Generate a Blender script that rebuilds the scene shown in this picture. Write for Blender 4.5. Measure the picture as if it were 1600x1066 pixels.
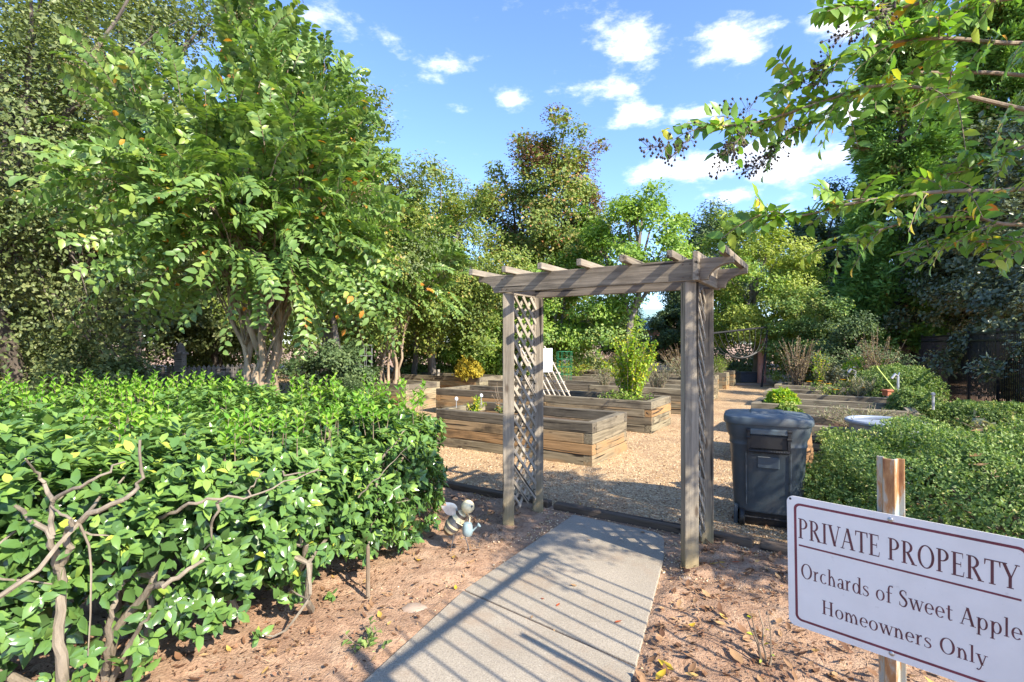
import bpy, bmesh, math, random
import numpy as np
from math import radians, sin, cos, pi, sqrt, atan2

for o in list(bpy.data.objects):
    bpy.data.objects.remove(o, do_unlink=True)
scene = bpy.context.scene
COL = scene.collection

# ------------------------------------------------------------------ camera
EYE = 1.6
cam_d = bpy.data.cameras.new('camera')
cam_d.lens = 18.0
cam_d.sensor_width = 36.0
cam_d.shift_y = 0.002
cam_d.clip_start = 0.05
cam_d.clip_end = 2000
cam = bpy.data.objects.new('camera', cam_d)
cam.location = (0, 0, EYE)
cam.rotation_euler = (radians(90), 0, 0)
COL.objects.link(cam)
scene.camera = cam

# ------------------------------------------------------------------ sky, sun, exposure
SUN_H = np.array([0.69, -0.72]); SUN_H /= np.linalg.norm(SUN_H)
SUN_E = radians(37)
world = bpy.data.worlds.new('World'); scene.world = world
world.use_nodes = True
wn = world.node_tree; wn.nodes.clear()
def wnode(t, **k):
    n = wn.nodes.new(t)
    for a, b in k.items(): setattr(n, a, b)
    return n
w_out = wnode('ShaderNodeOutputWorld'); w_bg = wnode('ShaderNodeBackground')
w_bg.inputs['Strength'].default_value = 0.145
w_sky = wnode('ShaderNodeTexSky', sky_type='NISHITA')
w_sky.sun_disc = False
w_sky.sun_elevation = SUN_E
w_sky.sun_rotation = atan2(SUN_H[0], SUN_H[1])
w_sky.air_density = 1.0; w_sky.dust_density = 0.4; w_sky.ozone_density = 2.2
w_tc = wnode('ShaderNodeTexCoord')
w_nrm = wnode('ShaderNodeVectorMath', operation='NORMALIZE')
wn.links.new(w_tc.outputs['Generated'], w_nrm.inputs[0])
w_map = wnode('ShaderNodeMapping'); w_map.inputs['Scale'].default_value = (1, 1, 2.2)
wn.links.new(w_nrm.outputs[0], w_map.inputs[0])
w_noise = wnode('ShaderNodeTexNoise'); w_noise.inputs['Scale'].default_value = 11; w_noise.inputs['Detail'].default_value = 9; w_noise.inputs['Roughness'].default_value = 0.62
wn.links.new(w_map.outputs[0], w_noise.inputs['Vector'])
CLOUDS = [(980,58,62,36,1),(1140,66,66,36,1),(985,174,44,18,.95),(1110,250,100,30,.85),(1230,245,80,32,.9),(1145,300,42,16,.8),
          (800,153,34,15,.75),(1090,170,44,14,.8),(1330,170,60,30,.9),(1330,15,60,26,.9),(565,62,70,26,.42),(670,95,80,18,.45),
          (715,162,26,12,.5),(1040,262,70,20,.6),(930,130,60,26,.4),(480,20,60,20,.45)]
prev = None
for (u, v, ru, rv, amp) in CLOUDS:
    d = np.array([(u-800)/800, 1, (530-v)/800]); nn = np.linalg.norm(d); d /= nn
    s = wnode('ShaderNodeVectorMath', operation='SUBTRACT'); wn.links.new(w_nrm.outputs[0], s.inputs[0]); s.inputs[1].default_value = d
    m = wnode('ShaderNodeVectorMath', operation='MULTIPLY'); wn.links.new(s.outputs[0], m.inputs[0])
    m.inputs[1].default_value = (800*nn/ru, 800*nn/ru, 800*nn/rv)
    l = wnode('ShaderNodeVectorMath', operation='LENGTH'); wn.links.new(m.outputs[0], l.inputs[0])
    r = wnode('ShaderNodeMapRange'); wn.links.new(l.outputs['Value'], r.inputs[0])
    r.inputs[1].default_value = 0; r.inputs[2].default_value = 1.5; r.inputs[3].default_value = amp; r.inputs[4].default_value = 0
    if prev is None: prev = r.outputs[0]
    else:
        mx = wnode('ShaderNodeMath', operation='MAXIMUM'); wn.links.new(prev, mx.inputs[0]); wn.links.new(r.outputs[0], mx.inputs[1]); prev = mx.outputs[0]
# cloud cover = blob + noise, softened
w_a = wnode('ShaderNodeMath', operation='MULTIPLY_ADD'); wn.links.new(w_noise.outputs['Fac'], w_a.inputs[0]); w_a.inputs[1].default_value = 2.4; w_a.inputs[2].default_value = -1.2
w_b = wnode('ShaderNodeMath', operation='ADD'); wn.links.new(w_a.outputs[0], w_b.inputs[0]); wn.links.new(prev, w_b.inputs[1])
w_r = wnode('ShaderNodeMapRange', interpolation_type='SMOOTHSTEP'); wn.links.new(w_b.outputs[0], w_r.inputs[0])
w_r.inputs[1].default_value = 0.22; w_r.inputs[2].default_value = 1.05; w_r.inputs[3].default_value = 0; w_r.inputs[4].default_value = 0.95
w_mix = wnode('ShaderNodeMix', data_type='RGBA')
wn.links.new(w_r.outputs[0], w_mix.inputs['Factor'])
w_tint = wnode('ShaderNodeMix', data_type='RGBA', blend_type='MULTIPLY'); w_tint.inputs['Factor'].default_value = 1
wn.links.new(w_sky.outputs[0], w_tint.inputs[6]); w_tint.inputs[7].default_value = (0.53, 0.605, 0.76, 1)
wn.links.new(w_tint.outputs[2], w_mix.inputs[6])
w_mix.inputs[7].default_value = (4.2, 4.2, 4.25, 1)
wn.links.new(w_mix.outputs[2], w_bg.inputs['Color'])
wn.links.new(w_bg.outputs[0], w_out.inputs[0])

sun_d = bpy.data.lights.new('sun', 'SUN'); sun_d.energy = 3.15; sun_d.angle = radians(0.55); sun_d.color = (1.0, 0.91, 0.76)
sun = bpy.data.objects.new('sun', sun_d); COL.objects.link(sun)
from mathutils import Vector, Matrix
sd = Vector((SUN_H[0]*cos(SUN_E), SUN_H[1]*cos(SUN_E), sin(SUN_E)))
sun.rotation_euler = sd.to_track_quat('Z', 'Y').to_euler()
sun.location = sd*60

vs = scene.view_settings
vs.view_transform = 'Standard'; vs.look = 'None'; vs.gamma = 1; vs.use_curve_mapping = False
vs.exposure = 1.86
scene.cycles.max_bounces = 12; scene.cycles.diffuse_bounces = 8; scene.cycles.transmission_bounces = 8; scene.cycles.transparent_max_bounces = 8

# ------------------------------------------------------------------ helpers
TH = atan2(-0.535, 0.845)                       # the garden grid is turned 32 degrees to the view
AX = np.array([cos(TH), sin(TH), 0]); BX = np.array([-sin(TH), cos(TH), 0])
def G(x, y, z=0.0):
    return np.array([AX[0]*x+BX[0]*y, AX[1]*x+BX[1]*y, z])
def at(u, v, Y):                                # photo pixel at depth Y -> point in the place
    return np.array([(u-800)/800*Y, Y, EYE+(530-v)/800*Y])
def gr(u, v):                                   # photo pixel on the ground
    Y = 800*EYE/(v-530); return np.array([(u-800)/800*Y, Y, 0])

ROOT = {}
def props(o, label=None, cat=None, group=None, kind=None):
    if label: o['label'] = label
    if cat: o['category'] = cat
    if group: o['group'] = group
    if kind: o['kind'] = kind
    return o
def thing(name, label, cat, loc=(0,0,0), rz=0.0, group=None):
    o = bpy.data.objects.new(name, None); COL.objects.link(o)
    o.empty_display_size = 0.1
    o.location = tuple(float(c) for c in loc); o.rotation_euler = (0, 0, rz)
    ROOT[o.name] = (np.array(o.location), rz)
    return props(o, label, cat, group)
def to_local(v, parent):
    v = np.asarray(v, float).reshape(-1, 3)
    while parent is not None and parent.name not in ROOT: parent = parent.parent
    if parent is None: return v
    loc, rz = ROOT[parent.name]
    w = v-loc; c, s = cos(-rz), sin(-rz)
    return np.stack([w[:,0]*c-w[:,1]*s, w[:,0]*s+w[:,1]*c, w[:,2]], 1)
def link(name, me, mat, parent=None):
    o = bpy.data.objects.new(name, me); COL.objects.link(o)
    if mat is not None and not me.materials: me.materials.append(mat)
    if parent is not None: o.parent = parent
    return o
def np_mesh(name, V, F, rnd=None, smooth=False):
    """V (n,3), F (m,3) or (m,4) -> mesh; rnd = per-face float attribute"""
    me = bpy.data.meshes.new(name)
    V = np.ascontiguousarray(V, np.float32); F = np.ascontiguousarray(F, np.int32)
    m, k = F.shape
    me.vertices.add(len(V)); me.vertices.foreach_set('co', V.ravel())
    me.loops.add(m*k); me.loops.foreach_set('vertex_index', F.ravel())
    me.polygons.add(m); me.polygons.foreach_set('loop_start', np.arange(0, m*k, k, dtype=np.int32))
    me.polygons.foreach_set('loop_total', np.full(m, k, np.int32))
    if smooth: me.polygons.foreach_set('use_smooth', np.ones(m, bool))
    if rnd is not None:
        a = me.attributes.new('rnd', 'FLOAT', 'FACE'); a.data.foreach_set('value', np.ascontiguousarray(rnd, np.float32))
    me.update(calc_edges=True)
    return me
class MB:
    def __init__(s): s.v = []; s.f = []
    def add(s, V, F):
        o = len(s.v); s.v += [tuple(map(float, p)) for p in V]; s.f += [tuple(i+o for i in f) for f in F]; return s
    def box(s, c, size, M=None):
        hx, hy, hz = [q/2 for q in size]
        V = [(x, y, z) for z in (-hz, hz) for (x, y) in ((-hx,-hy),(hx,-hy),(hx,hy),(-hx,hy))]
        V = np.array(V)
        if M is not None: V = V@np.array(M).T
        return s.add(V+np.array(c), [(3,2,1,0),(4,5,6,7),(0,1,5,4),(1,2,6,5),(2,3,7,6),(3,0,4,7)])
    def bar(s, p, q, w, h, up=(0,0,1)):         # rectangular bar from p to q
        p = np.array(p, float); q = np.array(q, float); d = q-p; L = np.linalg.norm(d); d /= L
        up = np.array(up, float)
        if abs(d@up) > .98: up = np.array([1.0,0,0])
        sx = np.cross(d, up); sx /= np.linalg.norm(sx); n = np.cross(sx, d)
        return s.box((p+q)/2, (L, w, h), np.stack([d, -sx, n], 1))
    def tube(s, pts, rad, k=8, caps=True):
        pts = np.array(pts, float); n = len(pts)
        rad = np.full(n, rad, float) if np.isscalar(rad) else np.array(rad, float)
        V = []; ref = np.array([0.31, 0.2, 0.93])
        for i in range(n):
            d = pts[min(i+1, n-1)]-pts[max(i-1, 0)]; d = d/(np.linalg.norm(d)+1e-9)
            x = np.cross(ref, d)
            if np.linalg.norm(x) < .15: x = np.cross(np.array([1.0, 0, 0]), d)
            x /= np.linalg.norm(x); y = np.cross(d, x)
            for j in range(k):
                a = 2*pi*j/k; V.append(pts[i]+rad[i]*(cos(a)*x+sin(a)*y))
        F = [(i*k+j, i*k+(j+1) % k, (i+1)*k+(j+1) % k, (i+1)*k+j) for i in range(n-1) for j in range(k)]
        if caps: F += [tuple(range(k-1, -1, -1)), tuple((n-1)*k+j for j in range(k))]
        return s.add(V, F)
    def lathe(s, prof, c=(0,0,0), k=20, M=None):  # prof = (r, z) list
        V = []; n = len(prof)
        for (r, z) in prof:
            for j in range(k):
                a = 2*pi*j/k; V.append((r*cos(a), r*sin(a), z))
        V = np.array(V)
        if M is not None: V = V@np.array(M).T
        F = [(i*k+j, i*k+(j+1) % k, (i+1)*k+(j+1) % k, (i+1)*k+j) for i in range(n-1) for j in range(k)]
        F += [tuple(range(k-1, -1, -1)), tuple((n-1)*k+j for j in range(k))]
        return s.add(V+np.array(c), F)
    def loft(s, rings, cap=True):
        k = len(rings[0]); V = [p for r in rings for p in r]; n = len(rings)
        F = [(i*k+j, i*k+(j+1) % k, (i+1)*k+(j+1) % k, (i+1)*k+j) for i in range(n-1) for j in range(k)]
        if cap: F += [tuple(range(k-1, -1, -1)), tuple((n-1)*k+j for j in range(k))]
        return s.add(V, F)
    def prism(s, poly, off):                    # poly: list of 3d points, off: extrusion vector
        k = len(poly); P = np.array(poly, float); Q = P+np.array(off, float)
        F = [tuple(range(k-1, -1, -1)), tuple(range(k, 2*k))]+[(j, (j+1) % k, k+(j+1) % k, k+j) for j in range(k)]
        return s.add(np.vstack([P, Q]), F)
    def build(s, name, mat, parent=None, smooth=False, bevel=0, local=False):
        V = np.array(s.v) if local else to_local(s.v, parent)
        me = bpy.data.meshes.new(name); me.from_pydata([tuple(p) for p in V], [], s.f); me.update()
        bm = bmesh.new(); bm.from_mesh(me)
        bmesh.ops.recalc_face_normals(bm, faces=bm.faces[:])
        bm.to_mesh(me); bm.free()
        if smooth:
            me.polygons.foreach_set('use_smooth', np.ones(len(me.polygons), bool))
            try: me.set_sharp_from_angle(angle=radians(40))
            except Exception: pass
        o = link(name, me, mat, parent)
        if bevel:
            b = o.modifiers.new('bevel', 'BEVEL'); b.width = bevel; b.segments = 2; b.limit_method = 'ANGLE'
        return o

# ------------------------------------------------------------------ materials
MATS = {}
def new_mat(name):
    m = bpy.data.materials.new(name); m.use_nodes = True; nt = m.node_tree; nt.nodes.clear()
    out = nt.nodes.new('ShaderNodeOutputMaterial'); p = nt.nodes.new('ShaderNodeBsdfPrincipled')
    nt.links.new(p.outputs[0], out.inputs[0]); MATS[name] = m
    return m, nt, p, out
def N(nt, t, **k):
    n = nt.nodes.new(t)
    for a, b in k.items():
        if a == 'ins':
            for key, val in b.items(): n.inputs[key].default_value = val
        else: setattr(n, a, b)
    return n
def ramp(nt, fac, stops, interp='LINEAR'):
    r = nt.nodes.new('ShaderNodeValToRGB'); e = r.color_ramp.elements; r.color_ramp.interpolation = interp
    while len(e) > 1: e.remove(e[0])
    e[0].position = stops[0][0]; e[0].color = (*stops[0][1], 1)
    for p, c in stops[1:]:
        q = e.new(p); q.color = (*c, 1)
    nt.links.new(fac, r.inputs[0]); return r.outputs[0]
def mixc(nt, fac, a, b, mode='MIX'):
    m = N(nt, 'ShaderNodeMix', data_type='RGBA', blend_type=mode)
    for sock, val in ((m.inputs['Factor'], fac), (m.inputs[6], a), (m.inputs[7], b)):
        if hasattr(val, 'is_linked') or hasattr(val, 'links'): nt.links.new(val, sock)
        elif isinstance(val, (int, float)): sock.default_value = val
        else: sock.default_value = (*val, 1)
    return m.outputs[2]
def noise(nt, vec, scale, detail=4, rough=.55, mapscale=None):
    if mapscale is not None:
        mp = N(nt, 'ShaderNodeMapping', ins={'Scale': mapscale}); nt.links.new(vec, mp.inputs[0]); vec = mp.outputs[0]
    n = N(nt, 'ShaderNodeTexNoise', ins={'Scale': scale, 'Detail': detail, 'Roughness': rough}); nt.links.new(vec, n.inputs['Vector'])
    return n.outputs['Fac']
def bump(nt, p, h, strength=.4, dist=.01):
    b = N(nt, 'ShaderNodeBump', ins={'Strength': strength, 'Distance': dist}); nt.links.new(h, b.inputs['Height']); nt.links.new(b.outputs[0], p.inputs['Normal'])
def plain(name, col, rough=.5, metal=0, var=.15, scale=20, spec=.5, bmp=0):
    m, nt, p, out = new_mat(name)
    tc = N(nt, 'ShaderNodeTexCoord'); f = noise(nt, tc.outputs['Object'], scale, 5)
    c = ramp(nt, f, [(.3, tuple(x*(1-var) for x in col)), (.7, tuple(min(1, x*(1+var)) for x in col))])
    nt.links.new(c, p.inputs['Base Color']); p.inputs['Roughness'].default_value = rough; p.inputs['Metallic'].default_value = metal
    p.inputs['Specular IOR Level'].default_value = spec
    if bmp: bump(nt, p, f, bmp, .004)
    return m
def leaf_mat(name, stops, rough=.45, trans=.3, spec=.4, tcol=(1.15, 1.25, .5), clump=.35, cscale=.9, green=None):
    """leaf colour runs over the per-leaf value rnd, with slow drift through the crown"""
    if green is None: green = name.endswith('_leaf') and name not in ('litter_leaf', 'dry_stem_leaf', 'red_leaf')
    m, nt, p, out = new_mat(name)
    at_ = N(nt, 'ShaderNodeAttribute', attribute_name='rnd'); g = N(nt, 'ShaderNodeNewGeometry')
    f = noise(nt, g.outputs['Position'], cscale, 3)
    a = N(nt, 'ShaderNodeMath', operation='MULTIPLY_ADD', ins={1: clump*2, 2: -clump}); nt.links.new(f, a.inputs[0])
    b = N(nt, 'ShaderNodeMath', operation='ADD', use_clamp=True); nt.links.new(a.outputs[0], b.inputs[0]); nt.links.new(at_.outputs['Fac'], b.inputs[1])
    if green: stops = [(q, (min(.7, k[0]*1.55+.018), min(.7, k[1]*1.32+.012), k[2]*1.3+.010)) for q, k in stops]
    c = ramp(nt, b.outputs[0], stops)
    nt.links.new(c, p.inputs['Base Color']); p.inputs['Roughness'].default_value = rough; p.inputs['Specular IOR Level'].default_value = spec
    t = N(nt, 'ShaderNodeBsdfTranslucent'); tc = mixc(nt, 1.0, c, tcol, 'MULTIPLY'); nt.links.new(tc, t.inputs['Color'])
    mx = N(nt, 'ShaderNodeMixShader', ins={0: trans}); nt.links.new(p.outputs[0], mx.inputs[1]); nt.links.new(t.outputs[0], mx.inputs[2])
    nt.links.new(mx.outputs[0], out.inputs[0])
    return m
def bark_mat(name, a, b, scale=9):
    m, nt, p, out = new_mat(name)
    tc = N(nt, 'ShaderNodeTexCoord'); f = noise(nt, tc.outputs['Object'], scale, 6, .65, (1, 1, .25))
    nt.links.new(ramp(nt, f, [(.3, a), (.68, b)]), p.inputs['Base Color']); p.inputs['Roughness'].default_value = .85
    bump(nt, p, f, .7, .02); return m
def wood_mat(name, tones, grain=.45, dark=.5, orange=None, foot=False):
    """weathered timber: grain along local x, tone differs from piece to piece"""
    m, nt, p, out = new_mat(name)
    tc = N(nt, 'ShaderNodeTexCoord'); oi = N(nt, 'ShaderNodeObjectInfo')
    ofs = N(nt, 'ShaderNodeVectorMath', operation='ADD'); nt.links.new(tc.outputs['Object'], ofs.inputs[0])
    sc = N(nt, 'ShaderNodeVectorMath', operation='SCALE', ins={3: 37.0}); cx = N(nt, 'ShaderNodeCombineXYZ')
    for k in range(3): nt.links.new(oi.outputs['Random'], cx.inputs[k])
    nt.links.new(cx.outputs[0], sc.inputs[0]); nt.links.new(sc.outputs[0], ofs.inputs[1]); vec = ofs.outputs[0]
    g1 = noise(nt, vec, 1, 6, .65, (2.2, 42, 42)); g2 = noise(nt, vec, 1, 3, .5, (.9, 5, 5)); st = noise(nt, vec, 2.6, 5, .6, (.7, 1.2, 1.2))
    base = ramp(nt, oi.outputs['Random'], tones)
    c = mixc(nt, ramp(nt, g1, [(.35, (0,0,0)), (.68, (1,1,1))]), mixc(nt, 1.0, base, (1-grain,)*3, 'MULTIPLY'), base)
    if orange:
        c = mixc(nt, ramp(nt, g2, [(.5, (0,0,0)), (.66, (.8,.8,.8))]), c, orange)
    c = mixc(nt, ramp(nt, st, [(.52, (0,0,0)), (.7, (dark,)*3)]), c, (.035, .028, .022))
    if foot:                                    # algae-yellowed foot of a post
        sp = N(nt, 'ShaderNodeSeparateXYZ'); nt.links.new(tc.outputs['Object'], sp.inputs[0])
        mm = N(nt, 'ShaderNodeMath', operation='MULTIPLY_ADD', ins={1: .5, 2: 0.0}); nt.links.new(st, mm.inputs[0])
        aa = N(nt, 'ShaderNodeMath', operation='SUBTRACT'); nt.links.new(sp.outputs[0], aa.inputs[0]); nt.links.new(mm.outputs[0], aa.inputs[1])
        mr = N(nt, 'ShaderNodeMapRange', ins={1: -1.28, 2: -.85, 3: .75, 4: 0.0}); nt.links.new(aa.outputs[0], mr.inputs[0])
        c = mixc(nt, mr.outputs[0], c, (.36,.27,.12))
    kv = N(nt, 'ShaderNodeTexVoronoi', ins={'Scale': 1.0}); km = N(nt, 'ShaderNodeMapping', ins={'Scale': (2.4, 7, 7)}); nt.links.new(vec, km.inputs[0]); nt.links.new(km.outputs[0], kv.inputs['Vector'])
    c = mixc(nt, ramp(nt, kv.outputs['Distance'], [(.07, (.85,.85,.85)), (.13, (0,0,0))]), c, (.07,.05,.035))
    crack = ramp(nt, noise(nt, vec, 1, 2, .4, (1.1, 26, 26)), [(.33, (1,1,1)), (.375, (0,0,0))])
    c = mixc(nt, crack, c, (.03, .024, .018))
    nt.links.new(c, p.inputs['Base Color']); p.inputs['Roughness'].default_value = .85; p.inputs['Specular IOR Level'].default_value = .25
    bump(nt, p, g1, .55, .006); return m

wood_mat('arbor_wood', [(0, (.28,.23,.17)), (.5, (.35,.295,.225)), (1, (.42,.36,.28))], .55, .45)
wood_mat('lattice_wood', [(0, (.36,.31,.24)), (1, (.48,.42,.34))], .35, .15)
wood_mat('bed_timber', [(0, (.22,.18,.12)), (.3, (.38,.33,.21)), (.55, (.29,.24,.16)), (.75, (.42,.35,.22)), (.9, (.44,.27,.13)), (1, (.48,.29,.13))], .55, .8, (.37,.22,.10))
wood_mat('bed_top_timber', [(0, (.16,.135,.10)), (.5, (.26,.22,.155)), (1, (.35,.30,.20))], .5, .75)
wood_mat('post_wood', [(0, (.27,.225,.17)), (.5, (.31,.265,.205)), (1, (.36,.315,.245))], .5, .35, None, True)
wood_mat('dark_timber', [(0, (.12,.085,.06)), (1, (.20,.15,.11))], .5, .4)
wood_mat('pale_wood', [(0, (.50,.43,.34)), (1, (.62,.55,.45))], .25, .05)
wood_mat('fence_wood', [(0, (.12,.105,.09)), (1, (.20,.18,.155))], .4, .3)
bark_mat('myrtle_bark', (.20,.135,.085), (.42,.32,.22), 5)
bark_mat('grey_bark', (.10,.085,.07), (.24,.21,.18), 8)
bark_mat('dark_bark', (.05,.04,.032), (.13,.105,.085), 8)
bark_mat('twig_bark', (.14,.10,.065), (.28,.215,.15), 14)
bark_mat('hedge_bark', (.13,.105,.075), (.30,.25,.185), 12)
leaf_mat('hedge_leaf', [(0, (.030,.085,.022)), (.4, (.055,.145,.032)), (.75, (.10,.21,.04)), (.93, (.16,.29,.05)), (1, (.28,.36,.05))], .21, .22, .55, clump=.16, cscale=2.5)
leaf_mat('shoot_leaf', [(0, (.075,.23,.02)), (.6, (.14,.33,.03)), (1, (.24,.42,.05))], .3, .38, .5, clump=.1)
leaf_mat('myrtle_leaf', [(0, (.045,.11,.03)), (.45, (.085,.185,.045)), (.8, (.145,.26,.06)), (.965, (.20,.30,.06)), (.985, (.50,.22,.03)), (1, (.55,.18,.03))], .38, .35, .45, clump=.12)
leaf_mat('branch_leaf', [(0, (.035,.12,.02)), (.5, (.09,.22,.03)), (.85, (.20,.33,.04)), (.93, (.36,.36,.04)), (.97, (.6,.24,.02)), (1, (.6,.15,.02))], .35, .42, .45, clump=.12, cscale=1.4)
leaf_mat('oak_leaf', [(0, (.04,.075,.025)), (.5, (.085,.14,.045)), (1, (.17,.22,.085))], .45, .28, .4)
leaf_mat('olive_leaf', [(0, (.045,.095,.018)), (.5, (.11,.19,.035)), (.9, (.20,.25,.05)), (1, (.26,.20,.06))], .5, .32, .3)
leaf_mat('rusty_leaf', [(0, (.05,.11,.02)), (.5, (.12,.20,.035)), (.8, (.20,.20,.05)), (1, (.26,.13,.06))], .5, .3, .3)
leaf_mat('red_leaf', [(0, (.10,.05,.035)), (.6, (.19,.085,.055)), (1, (.24,.15,.06))], .5, .3, .3)
leaf_mat('light_leaf', [(0, (.06,.15,.02)), (.5, (.13,.26,.035)), (1, (.24,.35,.06))], .45, .38, .35)
leaf_mat('yellow_leaf', [(0, (.10,.18,.03)), (.5, (.20,.29,.05)), (1, (.30,.37,.09))], .5, .35, .3)
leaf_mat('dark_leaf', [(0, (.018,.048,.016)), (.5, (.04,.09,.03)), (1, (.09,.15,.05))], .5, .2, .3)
leaf_mat('magnolia_leaf', [(0, (.04,.065,.03)), (.6, (.07,.11,.05)), (1, (.12,.16,.08))], .26, .15, .5)
leaf_mat('conifer_leaf', [(0, (.055,.14,.03)), (.55, (.11,.245,.05)), (.9, (.17,.30,.065)), (1, (.22,.17,.07))], .55, .2, .25, clump=.28, cscale=.55)
leaf_mat('box_leaf', [(0, (.05,.11,.03)), (.5, (.10,.20,.05)), (.9, (.20,.30,.09)), (1, (.34,.38,.16))], .48, .3, .3, clump=.14, cscale=3)
leaf_mat('herb_leaf', [(0, (.06,.15,.04)), (.6, (.14,.25,.06)), (1, (.28,.32,.09))], .5, .3, .3)
leaf_mat('grey_herb_leaf', [(0, (.10,.15,.09)), (.6, (.19,.23,.14)), (1, (.30,.30,.20))], .6, .25, .3)
leaf_mat('lime_leaf', [(0, (.09,.22,.02)), (.5, (.19,.36,.03)), (.8, (.34,.43,.03)), (1, (.50,.42,.03))], .45, .4, .35, clump=.3, cscale=2.5)
leaf_mat('dry_stem_leaf', [(0, (.16,.10,.06)), (.6, (.27,.19,.11)), (1, (.30,.28,.14))], .7, .2, .2)
leaf_mat('yellow_flower', [(0, (.22,.20,.03)), (.5, (.46,.36,.035)), (1, (.62,.50,.07))], .6, .3, .2, tcol=(1.1,1,.4))
leaf_mat('orange_flower', [(0, (.6,.25,.02)), (1, (.75,.42,.03))], .6, .3, .2)
leaf_mat('white_flower', [(0, (.6,.6,.62)), (1, (.8,.8,.82))], .6, .3, .2, tcol=(1,1,1))
leaf_mat('litter_leaf', [(0, (.10,.05,.03)), (.4, (.20,.105,.055)), (.75, (.32,.19,.10)), (.95, (.42,.27,.13)), (1, (.55,.36,.08))], .7, .15, .25, tcol=(1,.9,.6), clump=.1)
leaf_mat('yellow_fallen', [(0, (.55,.36,.03)), (1, (.68,.47,.05))], .6, .2, .3, tcol=(1,.9,.5))
leaf_mat('red_fallen', [(0, (.45,.07,.03)), (1, (.5,.12,.04))], .6, .2, .3, tcol=(1,.6,.5))
leaf_mat('panicle', [(0, (.13,.09,.05)), (.6, (.26,.19,.10)), (1, (.36,.29,.16))], .8, .1, .2, tcol=(1,.9,.7))
leaf_mat('berry', [(0, (.025,.02,.018)), (1, (.06,.045,.035))], .6, 0, .3)
plain('black_metal', (.006,.006,.007), .5, 0, .3, 30, .3)
plain('dark_wire', (.02,.02,.022), .6, 0, .2, 20, .3)
plain('green_wire', (.02,.16,.07), .4, 0)
plain('grey_wire', (.35,.36,.36), .4, .5)
plain('bin_plastic', (.052,.070,.084), .42, 0, .12, 6, .45, .04)
plain('bin_lid_plastic', (.075,.10,.118), .4, 0, .12, 6, .45, .04)
plain('bin_black', (.012,.012,.013), .5, 0, .2)
plain('white_board', (.74,.76,.80), .5, 0, .04, 3)
plain('tub_plastic', (.26,.30,.36), .35, 0, .08, 6)
plain('terracotta', (.42,.14,.07), .8, 0, .2, 15)
plain('bee_cream', (.72,.62,.38), .4, 0, .25, 25)
plain('bee_black', (.11,.11,.115), .35, .2, .4, 25)
plain('bee_brown', (.12,.075,.045), .5, .2, .4, 25)
plain('can_blue', (.27,.36,.38), .4, .2, .2, 20)
plain('galvanised', (.55,.55,.56), .35, .7, .2, 30)
plain('soil', (.085,.052,.034), .95, 0, .45, 35, .2, .8)
plain('stone_pale', (.33,.25,.19), .9, 0, .2, 8, .3, .4)
plain('dark_slate', (.05,.055,.065), .6, 0, .2, 12)
plain('house_brick', (.36,.16,.12), .9, 0, .2, 6)
plain('house_roof', (.22,.36,.36), .8, 0, .1, 4)
plain('glass_dark', (.03,.04,.05), .1, 0, .1)
plain('white_trim', (.7,.7,.68), .5, 0, .05)
plain('paper_brown', (.36,.21,.11), .85, 0, .3, 6, .2, .3)
plain('pink_post', (.55,.27,.22), .7, 0, .15, 8)
plain('green_pole', (.34,.42,.06), .5, 0, .1)
plain('bulb_grey', (.45,.46,.47), .4, .4)
plain('letter_ink', (.115,.035,.045), .5, 0, .25, 18)
plain('border_ink', (.17,.03,.05), .5, 0, .25, 9)
plain('bolt', (.4,.4,.4), .35, .8)
for nm in ('bin_plastic', 'bin_lid_plastic'):
    nt = MATS[nm].node_tree; p = [n for n in nt.nodes if n.type == 'BSDF_PRINCIPLED'][0]; src = p.inputs['Base Color'].links[0].from_socket
    tc = N(nt, 'ShaderNodeTexCoord'); s1 = noise(nt, tc.outputs['Object'], 1, 5, .7, (9, 9, 70)); s2 = noise(nt, tc.outputs['Object'], 3.5, 6, .7)
    c = mixc(nt, ramp(nt, s1, [(.60, (0,0,0)), (.75, (.35,.35,.35))]), src, (.17,.18,.19)); c = mixc(nt, ramp(nt, s2, [(.45, (0,0,0)), (.8, (.55,.55,.55))]), c, (.15,.125,.10))
    nt.links.new(c, p.inputs['Base Color']); nt.links.new(ramp(nt, s2, [(.3, (.36,)*3), (.7, (.62,)*3)]), p.inputs['Roughness'])
# sign face, rusty channel, concrete, gravel, dirt
m, nt, p, out = new_mat('sign_white'); tc = N(nt, 'ShaderNodeTexCoord')
f = noise(nt, tc.outputs['Object'], 9, 6); f2 = noise(nt, tc.outputs['Object'], 60, 3)
c = ramp(nt, f, [(.35, (.77,.755,.72)), (.7, (.83,.815,.78))]); c = mixc(nt, ramp(nt, f2, [(.66, (0,0,0)), (.8, (.35,.35,.35))]), c, (.5,.48,.44))
nt.links.new(c, p.inputs['Base Color']); p.inputs['Roughness'].default_value = .35
m, nt, p, out = new_mat('rusty_steel'); tc = N(nt, 'ShaderNodeTexCoord')
f = noise(nt, tc.outputs['Object'], 14, 7, .65, (1.6, 1.6, .35))
nt.links.new(ramp(nt, f, [(.36, (.30,.36,.37)), (.46, (.42,.40,.33)), (.53, (.42,.22,.09)), (.66, (.20,.075,.035))]), p.inputs['Base Color'])
p.inputs['Roughness'].default_value = .6; p.inputs['Metallic'].default_value = .25; bump(nt, p, f, .3, .004)
m, nt, p, out = new_mat('concrete'); g = N(nt, 'ShaderNodeNewGeometry'); P_ = g.outputs['Position']
big = noise(nt, P_, 1.6, 5); fine = noise(nt, P_, 120, 3, .6)
v = N(nt, 'ShaderNodeTexVoronoi', ins={'Scale': 150}); nt.links.new(P_, v.inputs['Vector'])
c = ramp(nt, big, [(.3, (.29,.25,.19)), (.7, (.39,.335,.26))])
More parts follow.
